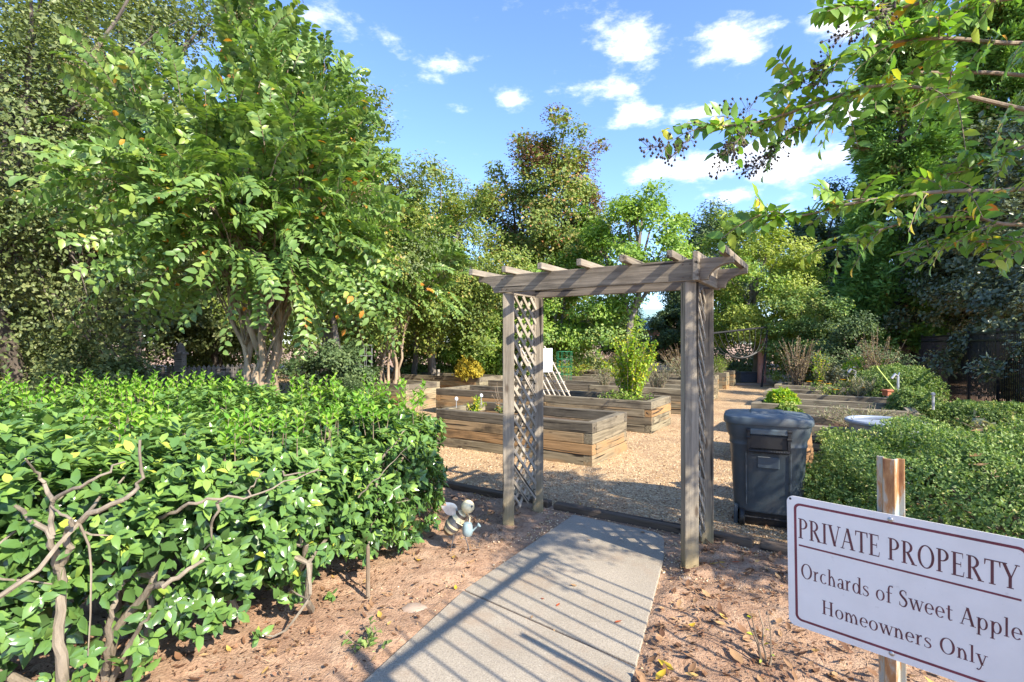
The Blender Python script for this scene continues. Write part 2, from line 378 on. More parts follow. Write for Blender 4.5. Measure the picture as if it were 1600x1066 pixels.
c = mixc(nt, ramp(nt, fine, [(.36, (.75,.75,.75)), (.54, (0,0,0))]), c, (.20,.17,.135))
c = mixc(nt, ramp(nt, v.outputs['Color'], [(.80, (0,0,0)), (.9, (.45,.45,.45))]), c, (.50,.44,.35))
st = noise(nt, P_, 2.3, 6, .65); c = mixc(nt, ramp(nt, st, [(.52, (0,0,0)), (.74, (.65,.65,.65))]), c, (.28,.19,.12))
nt.links.new(c, p.inputs['Base Color']); p.inputs['Roughness'].default_value = .9; bump(nt, p, fine, .5, .004)
m, nt, p, out = new_mat('gravel'); g = N(nt, 'ShaderNodeNewGeometry'); P_ = g.outputs['Position']
v = N(nt, 'ShaderNodeTexVoronoi', ins={'Scale': 62}); nt.links.new(P_, v.inputs['Vector'])
bw = N(nt, 'ShaderNodeSeparateColor'); nt.links.new(v.outputs['Color'], bw.inputs[0])
c = ramp(nt, bw.outputs[0], [(0, (.26,.15,.075)), (.35, (.48,.31,.15)), (.7, (.62,.44,.24)), (1, (.72,.57,.36))])
big = noise(nt, P_, 1.1, 6, .65)
c = mixc(nt, ramp(nt, big, [(.45, (0,0,0)), (.72, (.75,.75,.75))]), c, (.27,.155,.085))
c = mixc(nt, ramp(nt, v.outputs['Distance'], [(.45, (0,0,0)), (.75, (.6,.6,.6))]), c, (.14,.085,.05))
nt.links.new(c, p.inputs['Base Color']); p.inputs['Roughness'].default_value = .9
inv = N(nt, 'ShaderNodeMath', operation='SUBTRACT', ins={0: 1.0}); nt.links.new(v.outputs['Distance'], inv.inputs[1]); bump(nt, p, inv.outputs[0], .9, .012)
m, nt, p, out = new_mat('dirt'); g = N(nt, 'ShaderNodeNewGeometry'); P_ = g.outputs['Position']
big = noise(nt, P_, 1.3, 6, .6); mid = noise(nt, P_, 9, 6, .65); fine = noise(nt, P_, 70, 4, .65)
c = ramp(nt, mid, [(.28, (.25,.145,.085)), (.5, (.40,.25,.155)), (.72, (.50,.345,.225))])
c = mixc(nt, ramp(nt, big, [(.52, (0,0,0)), (.72, (.6,.6,.6))]), c, (.25,.135,.08))
c = mixc(nt, ramp(nt, fine, [(.35, (.55,.55,.55)), (.5, (0,0,0))]), c, (.13,.07,.045))
nt.links.new(c, p.inputs['Base Color']); p.inputs['Roughness'].default_value = .95
ad = N(nt, 'ShaderNodeMath', operation='ADD'); nt.links.new(fine, ad.inputs[0]); nt.links.new(mid, ad.inputs[1]); bump(nt, p, ad.outputs[0], .8, .02)
leaf_mat('pebble', [(0, (.26,.16,.09)), (.4, (.50,.345,.19)), (.75, (.64,.48,.29)), (1, (.74,.62,.44))], .8, 0, .3, clump=.05)
leaf_mat('mulch', [(0, (.07,.035,.02)), (.4, (.16,.08,.045)), (.75, (.27,.14,.08)), (1, (.40,.25,.15))], .9, 0, .2, clump=.1)
leaf_mat('straw', [(0, (.22,.13,.07)), (1, (.42,.28,.17))], .9, 0, .2, clump=.1)
M_ = MATS

# ------------------------------------------------------------------ leaf clouds
def unit(a): return a/(np.linalg.norm(a, axis=1, keepdims=True)+1e-9)
def leaf_frames(D, Nn):
    D = unit(D); S = unit(np.cross(D, Nn)); return D, S, np.cross(S, D)
def leaves(P, D, Nn, L, W, detail=0, droop=.12):
    """leaf blades: P base, D axis, Nn rough up normal. detail 0 = 2 triangles, 1 = 8 triangles"""
    n = len(P); D, S, U = leaf_frames(D, Nn); L = np.broadcast_to(L, n)[:, None]; W = np.broadcast_to(W, n)[:, None]
    if detail == 0:
        V = np.stack([P, P+D*L*.48+S*W*.5+U*W*.16, P+D*L-U*L*droop, P+D*L*.48-S*W*.5+U*W*.16], 1)
        F = np.array([(0,1,2),(0,2,3)]); k = 4
    else:
        V = np.stack([P, P+D*L*.36, P+D*L*.72-U*L*droop*.4, P+D*L-U*L*droop*1.3,
                      P+D*L*.30+S*W*.47+U*W*.15, P+D*L*.66+S*W*.42+U*W*.12-U*L*droop*.35,
                      P+D*L*.30-S*W*.47+U*W*.15, P+D*L*.66-S*W*.42+U*W*.12-U*L*droop*.35], 1)
        F = np.array([(0,4,1),(0,1,6),(1,4,5),(1,5,2),(1,2,7),(1,7,6),(2,5,3),(2,3,7)]); k = 8
    FF = (F[None]+np.arange(n)[:, None, None]*k).reshape(-1, 3)
    return V.reshape(-1, 3), FF, len(F)
def leaf_obj(name, mat, parent, P, D, Nn, L, W, rnd, detail=0, smooth=False, kind=None, droop=.12):
    V, F, k = leaves(P, D, Nn, L, W, detail, droop)
    o = link(name, np_mesh(name, to_local(V, parent), F, np.repeat(rnd, k), smooth), mat, parent)
    if kind: o['kind'] = kind
    return o
LEAFMESH = {}
def single_leaves(mat, parent, P, D, Nn, L, W, rnd, smooth=True):
    """the largest-showing leaves as parts of their own, sharing four blade meshes"""
    loc, rz = ROOT[parent.name]
    D, S, U = leaf_frames(D, Nn); inv = Matrix.Rotation(-rz, 4, 'Z')@Matrix.Translation(-Vector(loc))
    for i in range(len(P)):
        q = min(3, int(rnd[i]*4)); key = (mat.name, q)
        if key not in LEAFMESH:
            V, F, k = leaves(np.zeros((1,3)), np.array([[1.0,0,0]]), np.array([[0,0,1.0]]), 1.0, .5, 1)
            me = np_mesh('leaf', V, F, np.full(k, (q+.5)/4), smooth); me.materials.append(mat); LEAFMESH[key] = me
        o = bpy.data.objects.new('leaf', LEAFMESH[key]); COL.objects.link(o); o.parent = parent
        M = Matrix(((D[i,0], -S[i,0], U[i,0]), (D[i,1], -S[i,1], U[i,1]), (D[i,2], -S[i,2], U[i,2]))).to_4x4()
        M = Matrix.Translation(Vector(P[i]))@M@Matrix.Diagonal((L[i], W[i]*2, L[i], 1))
        o.matrix_basis = inv@M
def pick_visible(P, L, n=300, cell=13, margin=0):
    """indices of the leaves that show largest in the photograph: nearest per small patch of view"""
    Y = P[:,1]; ok = Y > .3
    u = np.where(ok, 800+800*P[:,0]/np.maximum(Y,.3), -1); v = np.where(ok, 530-800*(P[:,2]-EYE)/np.maximum(Y,.3), -1)
    ok &= (u > 0) & (u < 1600) & (v > 0) & (v < 1066)
    idx = np.nonzero(ok)[0]; idx = idx[np.argsort(Y[idx])]
    key = (u[idx]//cell).astype(int)*1000+(v[idx]//cell).astype(int)
    _, first = np.unique(key, return_index=True)
    c = idx[first]; c = c[np.argsort(-(L[c]/Y[c]))]
    return c[:n]
def rdir(rng, n):
    return unit(rng.normal(size=(n, 3)))

# ------------------------------------------------------------------ ground
def sheet(name, pts, z, mat, kind='structure'):
    mb = MB(); mb.add([(p[0], p[1], z) for p in pts], [tuple(range(len(pts)))])
    o = mb.build(name, mat); o['kind'] = kind; return o
me = bpy.data.meshes.new('ground'); me.from_pydata([(-600,-200,0),(600,-200,0),(600,900,0),(-600,900,0)], [], [(0,1,2,3)])
props(link('ground', me, M_['dirt']), kind='structure')
EDGE = 4.42                                     # garden-frame distance of the timber edging
gpts = [G(-22, EDGE+.05), G(2.3, EDGE+.05), G(2.3, 34), G(-22, 34)]
sheet('gravel_ground', gpts, .004, M_['gravel'])
rng = np.random.default_rng(5)
def pebbles(n, xr, yr, zr, s0, s1, name, parent=None, dens=None):
    x = rng.uniform(*xr, n); y = rng.uniform(*yr, n); q = np.array([AX[:2]*a+BX[:2]*b for a, b in zip(x, y)])
    s = rng.uniform(s0, s1, n)
    o6 = np.array([(1,0,0),(-1,0,0),(0,1,0),(0,-1,0),(0,0,1),(0,0,-1)], float)
    sc = rng.uniform(.6, 1.1, (n, 3)); sc[:,2] *= .7
    a = rng.uniform(0, 2*pi, n); V = o6[None]*sc[:,None,:]*s[:,None,None]
    c_, s_ = np.cos(a)[:,None], np.sin(a)[:,None]
    V = np.stack([V[:,:,0]*c_-V[:,:,1]*s_, V[:,:,0]*s_+V[:,:,1]*c_, V[:,:,2]], 2)
    V[:,:,0] += q[:,0:1]; V[:,:,1] += q[:,1:2]; V[:,:,2] += (zr+s*.25)[:,None]
    F0 = np.array([(0,2,4),(2,1,4),(1,3,4),(3,0,4),(2,0,5),(1,2,5),(3,1,5),(0,3,5)])
    F = (F0[None]+np.arange(n)[:,None,None]*6).reshape(-1,3)
    o = link(name, np_mesh(name, V.reshape(-1,3), F, np.repeat(rng.random(n), 8), True), M_['pebble']); o['kind'] = 'stuff'
    return o
pebbles(16000, (-6.5, 1.2), (EDGE+.12, 9), .004, .006, .014, 'pea_gravel')
props(bpy.data.objects['pea_gravel'], 'tan pea gravel covering the garden between arbor and raised beds', 'gravel')
x1 = pebbles(1600, (-3.6, .6), (2.3, EDGE-.08), .006, .005, .011, 'scattered_gravel')
x_ = pebbles(3200, (-3.3, .1), (3.55, EDGE-.06), .006, .005, .012, 'scattered_gravel')
props(x1, 'stray pebbles strewn over the bare soil beside the path', 'gravel'); props(x_, 'thicker spill of pebbles round the feet of the arbor posts', 'gravel')

# concrete path: slabs with joints
pdir = np.array([.40, .917, 0]); pdir /= np.linalg.norm(pdir); pn = np.array([pdir[1], -pdir[0], 0])
p0 = np.array([-.70, 2.388, 0])
path = thing('path', None, None, (0,0,0)); path['kind'] = 'structure'; del path['kind']; path['kind'] = 'structure'
jdir = np.array([.986, -.51, 0]); jdir /= np.linalg.norm(jdir)
def path_pt(s, t): return p0+pdir*s+pn*t
jj = [-3.2, -.9, .98, 2.66]
for i in range(3):
    skew = lambda s, t: path_pt(s-.30*t, t)
    a, b = jj[i]+.008, jj[i+1]-.008
    far_cut = b if i < 2 else 2.70
    q = [skew(a,0), skew(a,1.15), skew(far_cut,1.15), skew(far_cut,0)]
    if i == 2:                                  # the last slab ends along the edging timber
        e0 = G(-2.05, EDGE-.12); e1 = G(-.86, EDGE-.12)
        q = [skew(a,0), skew(a,1.15), (1.13,3.8), (1.22,4.1), (1.235,4.2), (1.20,4.29), (1.08,4.38), e0]
    mb = MB(); mb.prism([(p_[0], p_[1], -.06) for p_ in q], (0,0,.078)); mb.build('slab', M_['concrete'], path, bevel=.006)

# lumpy bare soil either side of the path
rg = np.random.default_rng(12); gx, gy = 150, 120
xx, yy = np.meshgrid(np.linspace(-3.4, 4.4, gx), np.linspace(1.0, 5.6, gy)); zz = np.zeros_like(xx)
for k in range(38):
    a = rg.uniform(0, 2*pi); f = rg.uniform(2, 34); zz += np.sin((xx*cos(a)+yy*sin(a))*f+rg.uniform(0, 6.3))*.011/sqrt(f)*.95
zz += rg.normal(size=zz.shape)*.0018
tt = (xx-p0[0])*pn[0]+(yy-p0[1])*pn[1]; yg = xx*BX[0]+yy*BX[1]
pd = np.maximum(np.maximum(-tt, tt-1.15), 0); inp = (tt > .02) & (tt < 1.13) & (yg < EDGE-.05) & ((xx < 1.12) | (yy < 3.75))
zz = zz+.010+np.clip(pd, 0, .3)*.03; zz = np.where(pd < .05, np.minimum(zz, .0165), zz); zz[inp] = -.03
zz = np.where(yg > EDGE-.02, -.03, zz)
V = np.stack([xx.ravel(), yy.ravel(), zz.ravel()], 1); ii = (np.arange(gy-1)[:,None]*gx+np.arange(gx-1)[None]).ravel()
o = link('soil_ground', np_mesh('soil_ground', V, np.stack([ii, ii+1, ii+gx+1, ii+gx], 1), None, True), M_['dirt']); o['kind'] = 'structure'

SOILZ = zz.copy()
def soil_z(x, y):
    i = int(round((x+3.4)/7.8*(gx-1))); j = int(round((y-1.0)/4.6*(gy-1)))
    return float(max(0, SOILZ[min(gy-1, max(0, j)), min(gx-1, max(0, i))]))

# edging timbers
def timber(mb_parent, name, mat, p, q, w, h, bevel=.006):
    """one squared timber from p to q (world), its own local x along its length"""
    p = np.array(p, float); q = np.array(q, float); d = q-p; L = np.linalg.norm(d)
    mb = MB(); mb.box((0,0,0), (L, w, h)); o = mb.build(name, mat, mb_parent, bevel=bevel, local=True)
    x = Vector(d/L); z = Vector((0,0,1))
    if abs(x.z) > .95: z = Vector((0,-1,0))
    y = z.cross(x).normalized(); z = x.cross(y)
    M = Matrix((x, y, z)).transposed().to_4x4(); M.translation = Vector((p+q)/2)
    if mb_parent is not None:
        r = mb_parent
        while r.name not in ROOT: r = r.parent
        loc, rz = ROOT[r.name]; M = Matrix.Rotation(-rz, 4, 'Z')@Matrix.Translation(-Vector(loc))@M
    o.matrix_basis = M; return o
for (x0, x1, lab) in ((-5.2, -2.36, 'dark edging timber half sunk in soil, left of the arbor'), (-2.30, -.55, 'dark edging timber across the far end of the concrete path'), (-.5, 1.2, 'dark edging timber behind right arbor post, below the wheeled bin')):
    o = timber(None, 'edging_timber', M_['dark_timber'], G(x0, EDGE, .0), G(x1, EDGE, .0), .10, .12, .012); props(o, lab, 'timber', 'edging timbers between soil and gravel')

# ------------------------------------------------------------------ arbor
PX0, PX1, PY0, PY1 = -2.41, -.88, 3.75, 4.27
arb = thing('garden_arbor', 'weathered grey wooden arbor with lattice sides spanning the concrete path', 'arbor', G((PX0+PX1)/2, (PY0+PY1)/2), TH)
BZ0, BZ1 = 2.03, 2.185
for x in (PX0, PX1):
    for y in (PY0, PY1):
        timber(arb, 'post', M_['post_wood'], G(x, y, -.05), G(x, y, BZ0), .098, .098, .006)
def ogee(x0, x1):                               # beam profile in (x, z) with concave cut ends
    P_ = []
    for k in range(7):
        a = pi/2*k/6; P_.append((x1-.16+.16*(1-cos(a)), BZ0+.005+.105*sin(a)))
    r = [(x1, BZ1-.045), (x1, BZ1)]
    l = [(x0, BZ1), (x0, BZ1-.045)]
    Lf = []
    for k in range(7):
        a = pi/2*(1-k/6); Lf.append((x0+.16-.16*(1-cos(a)), BZ0+.005+.105*sin(a)))
    return P_+r+l+Lf
for y in (PY0-.07, PY1+.03):
    prof = ogee(PX0-.27, PX1+.30)
    mb = MB(); c0 = G((PX0+PX1)/2, y, (BZ0+BZ1)/2)
    mb.prism([(px-(PX0+PX1)/2, 0, pz-(BZ0+BZ1)/2) for px, pz in prof], (0, .042, 0))
    o = mb.build('beam', M_['arbor_wood'], arb, bevel=.004, local=True)
    loc, rz = ROOT[arb.name]; o.location = Matrix.Rotation(-rz, 3, 'Z')@Vector(c0-loc)
RX = np.linspace(PX0-.23, PX1+.26, 7)
for i, x in enumerate(RX):
    dz = .022
    timber(arb, 'rafter', M_['arbor_wood'], G(x, PY0-.24, BZ1+dz), G(x, PY1+.24, BZ1+dz), .042, .05, .004)
timber(arb, 'side_board', M_['arbor_wood'], G(PX1+.065, PY0-.115, BZ0+.10), G(PX1+.065, PY1+.16, BZ0+.10), .04, .20, .006)
timber(arb, 'side_board', M_['arbor_wood'], G(PX0-.065, PY0-.026, BZ0+.07), G(PX0-.065, PY1+.028, BZ0+.07), .04, .13, .006)
for nx in (PX0-.02, PX0+.03, PX1-.03, PX1+.02):
    for nz in (BZ0+.03, BZ0+.12):
        q = G(nx, PY0-.0715, nz); o = MB().lathe([(.0055,0),(.0055,.0015),(.002,.0022)], (0,0,0), 8).build('nail', M_['bee_brown'], arb, local=True)
        loc, rz = ROOT[arb.name]; o.location = Matrix.Rotation(-rz, 3, 'Z')@Vector(q-loc); o.rotation_euler = (radians(90), 0, 0)
for x in (PX0, PX1):                            # lattice: crossing slats between the two posts of each side
    z0, z1 = .13, 2.02; y0, y1 = PY0+.05, PY1-.05; w = y1-y0
    lp = MB()
    for ye in (y0+.008, y1-.008): lp.bar(G(x-.001, ye, z0-.02), G(x-.001, ye, z1), .03, .014, AX)
    lp = lp.build('lattice_panel', M_['arbor_wood'], arb)
    for s, off in ((1, -.010), (-1, .008)):
        c = z0-w
        while c < z1:
            ya, yb = 0., w; za, zb = (c, c+w*1.0) if s > 0 else (c+w*1.0, c)
            # slope about 48 degrees; clip to the panel
            def clip(y, z, y2, z2):
                pts = []
                for (p_, q_) in (((y, z), (y2, z2)),):
                    t0, t1 = 0, 1
                    dz_ = q_[1]-p_[1]
                    for lim, sign in ((z0, 1), (z1, -1)):
                        a_ = (p_[1]-lim)*sign; b_ = (q_[1]-lim)*sign
                        if a_ < 0 and b_ < 0: return None
                        if a_ < 0: t0 = max(t0, a_/(a_-b_))
                        if b_ < 0: t1 = min(t1, a_/(a_-b_))
                    if t1-t0 < .08: return None
                    f = lambda t: (p_[0]+(q_[0]-p_[0])*t, p_[1]+dz_*t)
                    return f(t0), f(t1)
            r = clip(ya, za, yb, zb)
            if r: timber(lp, 'lattice_slat', M_['lattice_wood'], G(x+off, y0+r[0][0], r[0][1]), G(x+off, y0+r[1][0], r[1][1]), .008, .03, 0)
            c += .138

# ------------------------------------------------------------------ raised beds
CH = .142; TW = .13
def bt(k, courses): return M_['bed_top_timber' if k == courses-1 else 'bed_timber']
def raised_bed(label, x0, x1, y0, y1, courses=4, soil=-.11, group='raised beds of stacked timbers', name='raised_bed', seed=0):
    r_ = random.Random(seed)
    t = thing(name, label, 'raised bed', G((x0+x1)/2, (y0+y1)/2), TH, group)
    for k in range(courses):
        z = CH*(k+.5); j = lambda a=.006: r_.uniform(-a, a)
        lap = k % 2
        ex = 0 if lap else TW; ey = TW if lap else 0
        for y in (y0+TW/2, y1-TW/2):
            a, b = x0+ex, x1-ex; cuts = [a, b]
            if b-a > 3.2: cuts = [a, a+(b-a)*r_.uniform(.35, .65), b]
            for c0, c1 in zip(cuts[:-1], cuts[1:]):
                timber(t, 'timber', bt(k, courses), G(c0+.003, y+j(), z+.0), G(c1-.003, y+j(), z+.0), TW+j(.004), CH-.005, .007)
        for x in (x0+TW/2, x1-TW/2):
            timber(t, 'timber', bt(k, courses), G(x+j(), y0+ey+.003, z), G(x+j(), y1-ey-.003, z), TW+j(.004), CH-.005, .007)
    # soil: a lumpy sheet
    n, m = 14, 8; rg = np.random.default_rng(seed); V = []; F = []
    for i in range(n+1):
        for k in range(m+1):
            V.append(G(x0+TW*.6+(x1-x0-TW*1.2)*i/n, y0+TW*.6+(y1-y0-TW*1.2)*k/m, courses*CH+soil+rg.normal()*.012))
    F = [(i*(m+1)+k, (i+1)*(m+1)+k, (i+1)*(m+1)+k+1, i*(m+1)+k+1) for i in range(n) for k in range(m)]
    MB().add(V, F).build('soil', M_['soil'], t, smooth=True)
    return t
raised_bed('raised timber bed nearest the arbor, seen through its left half', -5.29, -2.65, 6.13, 7.42, seed=1, soil=-.16)
raised_bed('long raised timber bed just behind the nearest one, with slatted frame', -7.7, -2.74, 8.92, 10.16, seed=2)
raised_bed('raised timber bed behind the tall yellow-green shrub, left of gravel path', -8.2, -2.8, 11.7, 12.95, seed=3)
raised_bed('fourth raised timber bed left of gravel path, counted from the arbor', -8.2, -2.9, 14.5, 15.75, seed=4)
raised_bed('raised timber bed with yellow flowers far behind, fifth from the arbor', -8.2, -3.9, 17.4, 18.6, seed=5)
raised_bed('raised timber bed with orange boards left of the arbor, behind holly hedge', -13.2, -9.0, 9.3, 10.6, seed=6)
raised_bed('farther raised timber bed at left, in front of round yellow bush', -13.6, -9.0, 12.4, 13.7, courses=4, seed=7)
raised_bed('raised timber bed right of the gravel path, nearest behind the bin', -1.2, 1.05, 7.4, 8.6, seed=8)
raised_bed('raised timber bed right of the path with trailing plant at its corner', -1.25, 1.05, 9.7, 10.9, seed=9)
raised_bed('third raised timber bed right of the path, terracotta box at its end', -1.3, .95, 11.9, 13.1, seed=10)
raised_bed('farthest raised bed right of path, planted with orange and yellow flowers', -1.3, .9, 14.2, 15.4, seed=11)
for i, (y, lab) in enumerate(((17.0, 'nearest of the three small timber planters beside the far gravel path'), (18.9, 'middle of the three small timber planters beside the far gravel path'), (20.4, 'farthest of the three small timber planters beside the far gravel path'))):
    raised_bed(lab, -3.75, -3.2, y, y+.55, courses=4, name='timber_planter', group='small timber planters', seed=20+i, soil=-.04)

# ------------------------------------------------------------------ serif lettering (flat shapes)
def catmull(pts, n=8):
    P_ = [np.array(p, float) for p in pts]; P_ = [2*P_[0]-P_[1]]+P_+[2*P_[-1]-P_[-2]]; out_ = []
    for i in range(1, len(P_)-2):
        for k in range(n):
            t = k/n; a, b, c, d = P_[i-1:i+3]
            out_.append(.5*((2*b)+(-a+c)*t+(2*a-5*b+4*c-d)*t*t+(-a+3*b-3*c+d)*t**3))
    out_.append(P_[-2]); return out_
def stroke(pts, w, smooth=True):
    C = catmull(pts) if smooth else [np.array(p, float) for p in pts]
    n = len(C); ws = np.interp(np.linspace(0, 1, n), np.linspace(0, 1, len(w)), w); L_, R_ = [], []
    for i in range(n):
        d = C[min(i+1, n-1)]-C[max(i-1, 0)]; d /= np.linalg.norm(d)+1e-9; nn = np.array([-d[1], d[0]])
        L_.append(C[i]+nn*ws[i]/2); R_.append(C[i]-nn*ws[i]/2)
    return [(R_[i], R_[i+1], L_[i+1], L_[i]) for i in range(n-1)]
def rect(x0, y0, x1, y1): return [((x0,y0),(x1,y0),(x1,y1),(x0,y1))]
def ring(cx, cy, rx, ry, tx, ty, a0=0, a1=360, n=28):
    q = []
    for k in range(n):
        a, b = radians(a0+(a1-a0)*k/n), radians(a0+(a1-a0)*(k+1)/n)
        o = lambda t: (cx+rx*cos(t), cy+ry*sin(t)); i = lambda t: (cx+(rx-tx)*cos(t), cy+(ry-ty)*sin(t))
        q.append((o(a), o(b), i(b), i(a)))
    return q
T, t_, SF = .135, .05, .04
def stem(x, y0, y1, sb=True, stp=True, w=T, sl=.075, sr=.075):
    q = rect(x, y0, x+w, y1)
    if sb: q += rect(x-sl, y0, x+w+sr, y0+SF)
    if stp: q += rect(x-sl, y1-SF, x+w+(sr if stp is True else 0), y1)
    return q
def diag(xa, ya, xb, yb, w): return [((xa,ya),(xa+w,ya),(xb+w,yb),(xb,yb))]
XH = .64; w_ = .115; u_ = .04
def arch(x0, x1): return stroke([(x0, XH*.68), (x0+(x1-x0)*.45, XH*.97), (x1-.01, XH*.80), (x1+w_/2, XH*.45)], [.03, .07, .1, w_])+rect(x1, 0, x1+w_, XH*.52)
def GLYPH(ch):
    S_ = [(.44,.80),(.40,.93),(.27,.985),(.13,.90),(.10,.75),(.22,.60),(.38,.46),(.46,.28),(.38,.08),(.24,.015),(.10,.08),(.05,.24)]
    sw = [.03,.05,.05,.09,.12,.145,.145,.12,.09,.05,.05,.03]
    g = {
     'I': lambda: (stem(.09,0,1), .32),
     'P': lambda: (stem(.09,0,1)+ring(.26,.735,.33,.265,.13,.045,-90,90)+rect(.2,.955,.27,1)+rect(.2,.47,.27,.515), .64),
     'R': lambda: (stem(.09,0,1)+ring(.26,.745,.31,.255,.13,.045,-90,90)+rect(.2,.955,.27,1)+rect(.2,.49,.30,.535)+diag(.56,0,.25,.51,.15)+rect(.5,0,.78,SF), .74),
     'V': lambda: (diag(.33,0,.03,1,.15)+diag(.36,0,.62,1,.05)+rect(-.03,.96,.26,1)+rect(.54,.96,.75,1), .72),
     'A': lambda: (diag(.04,0,.33,1,.055)+diag(.58,0,.29,1,.15)+rect(.17,.33,.58,.375)+rect(-.03,0,.19,SF)+rect(.50,0,.80,SF), .76),
     'T': lambda: (stem(.27,0,1,True,False)+rect(.0,.95,.68,1)+[((0,.76),(.035,.76),(.07,.95),(0,.95))]+[((.645,.76),(.68,.76),(.68,.95),(.61,.95))], .68),
     'E': lambda: (stem(.09,0,1)+rect(.2,0,.57,.045)+rect(.2,.955,.54,1)+rect(.2,.49,.45,.535)+rect(.43,.40,.455,.62)+[((.535,.04),(.57,.04),(.60,.23),(.575,.23))]+[((.505,.96),(.54,.96),(.54,.78),(.525,.78))], .62),
     'O': lambda: (ring(.43,.5,.40,.515,.135,.045), .86),
     'Y': lambda: (stem(.28,0,.45,True,False)+diag(.28,.44,-.0,1,.15)+diag(.36,.44,.60,1,.05)+rect(-.06,.96,.22,1)+rect(.53,.96,.73,1), .70),
     'S': lambda: (stroke(S_, sw)+rect(.425,.74,.455,.95)+rect(.04,.05,.07,.28), .54),
     'H': lambda: (stem(.09,0,1)+stem(.57,0,1)+rect(.2,.49,.6,.535), .84),
     'r': lambda: (stem(.08,0,XH,True,1,w_)+stroke([(.17,XH*.62),(.25,XH*.93),(.36,XH*.97)],[.03,.06,.13]), .42),
     'c': lambda: (ring(.28,XH/2,.26,XH/2+.01,w_,u_,55,320), .50),
     'h': lambda: (stem(.08,0,1.05,True,1,w_,.06,.06)+arch(.17,.40)+rect(.34,0,.575,u_), .60),
     'n': lambda: (stem(.08,0,XH,True,1,w_,.06,.06)+arch(.17,.40)+rect(.34,0,.575,u_), .60),
     'm': lambda: (stem(.08,0,XH,True,1,w_,.06,.06)+arch(.17,.40)+rect(.34,0,.575,u_)+arch(.49,.72)+rect(.66,0,.895,u_), .92),
     'a': lambda: (ring(.22,.17,.19,.185,.10,u_,0,360)+rect(.33,.03,.33+w_,XH*.66)+stroke([(.385,XH*.6),(.36,XH*.88),(.24,XH*.98),(.09,XH*.80)],[.11,.08,.05,.09])+stroke([(.385,.06),(.45,.015),(.52,.06)],[.09,.06,.03]), .50),
     'd': lambda: (ring(.27,XH/2,.25,XH/2+.01,w_,u_)+stem(.43,0,1.05,False,1,w_,.07,0)+rect(.5,0,.62,u_), .62),
     's': lambda: (stroke([(x*.82, y*XH) for x, y in S_], [q*.72 for q in sw])+rect(.345,.48,.37,.61)+rect(.035,.03,.06,.18), .44),
     'o': lambda: (ring(.29,XH/2,.275,XH/2+.012,w_,u_), .58),
     'f': lambda: (stem(.12,0,.85,True,False,w_)+stroke([(.178,.82),(.22,1.0),(.34,1.06),(.43,1.0)],[w_,.08,.05,.10])+rect(.02,XH-.045,.38,XH), .38),
     'w': lambda: (diag(.23,0,.03,XH,.12)+diag(.25,0,.42,XH,.045)+diag(.56,0,.37,XH,.12)+diag(.59,0,.77,XH,.045)+rect(-.03,XH-SF,.22,XH)+rect(.32,XH-SF,.53,XH)+rect(.70,XH-SF,.88,XH), .84),
     'e': lambda: (ring(.28,XH/2,.26,XH/2+.01,w_,u_,0,318)+rect(.08,XH*.50,.52,XH*.57), .54),
     't': lambda: (rect(.11,.08,.11+w_,.84)+rect(.02,XH-.045,.36,XH)+stroke([(.165,.12),(.22,.02),(.36,.06)],[w_,.07,.03]), .37),
     'p': lambda: (stem(.08,-.34,XH,True,1,w_,.06,.06)+ring(.34,XH/2,.25,XH/2+.01,w_,u_), .63),
     'l': lambda: (stem(.08,0,1.05,True,1,w_,.07,.07), .29),
     'y': lambda: (diag(.24,0,.03,XH,.125)+diag(.27,0,.45,XH,.05)+stroke([(.29,.05),(.22,-.18),(.13,-.31),(.03,-.27)],[.05,.05,.05,.10])+rect(-.03,XH-SF,.23,XH)+rect(.38,XH-SF,.58,XH), .56),
     ' ': lambda: ([], .30),
    }
    return g[ch]()
def text_quads(s, track=.05):
    x = 0; Q = []
    for ch in s:
        q, w = GLYPH(ch); Q.append([[(px+x, py) for px, py in poly] for poly in q]); x += w+track
    return Q, x-track
# ------------------------------------------------------------------ sign
s_a = np.array([.969, 1.795]); s_b = np.array([1.406, 1.368]); sx_ = (s_b-s_a); SWD = .62; sang = atan2(sx_[1], sx_[0]); SHT = .46
sign = thing('property_sign', 'white rectangular sign lettered PRIVATE PROPERTY on a rusty steel post', 'sign', ((s_a[0]+s_b[0])/2, (s_a[1]+s_b[1])/2, 0), sang)
def rrect(x0, z0, x1, z1, r, n=6):
    P_ = []
    for cx, cz, a0 in ((x1-r, z1-r, 0), (x0+r, z1-r, 90), (x0+r, z0+r, 180), (x1-r, z0+r, 270)):
        for k in range(n+1):
            a = radians(a0+90*k/n); P_.append((cx+r*cos(a), cz+r*sin(a)))
    return P_
LEAN = radians(3.0)
def sgn(x, f, d=0):                             # x along the sign, f metres down from its top, d out of the face
    y = -d+f*sin(LEAN); z = 1.068-f*cos(LEAN); return (x-SWD/2, y, z)
def sgn_poly(P_, d0, d1): return [sgn(x, f, d0) for x, f in P_], np.array(sgn(0,0,d1))-np.array(sgn(0,0,d0))
mb = MB(); a_, b_ = sgn_poly(rrect(0, 0, SWD, SHT, .022), 0, .003); mb.prism(a_, b_); panel = mb.build('panel', M_['sign_white'], sign, local=True)
o_ = rrect(.022, .022, SWD-.022, SHT-.022, .02); i_ = rrect(.030, .030, SWD-.030, SHT-.030, .014); n_ = len(o_)
mb = MB(); mb.add([sgn(x, f, .0034) for x, f in o_]+[sgn(x, f, .0034) for x, f in i_], [(j, (j+1) % n_, n_+(j+1) % n_, n_+j) for j in range(n_)]); mb.build('border', M_['border_ink'], panel, local=True)
mb = MB(); mb.add([sgn(x, f, .0034) for x, f in ((.036,.166),(SWD-.036,.166),(SWD-.036,.172),(.036,.172))], [(0,1,2,3)]); mb.build('underline', M_['border_ink'], panel, local=True)
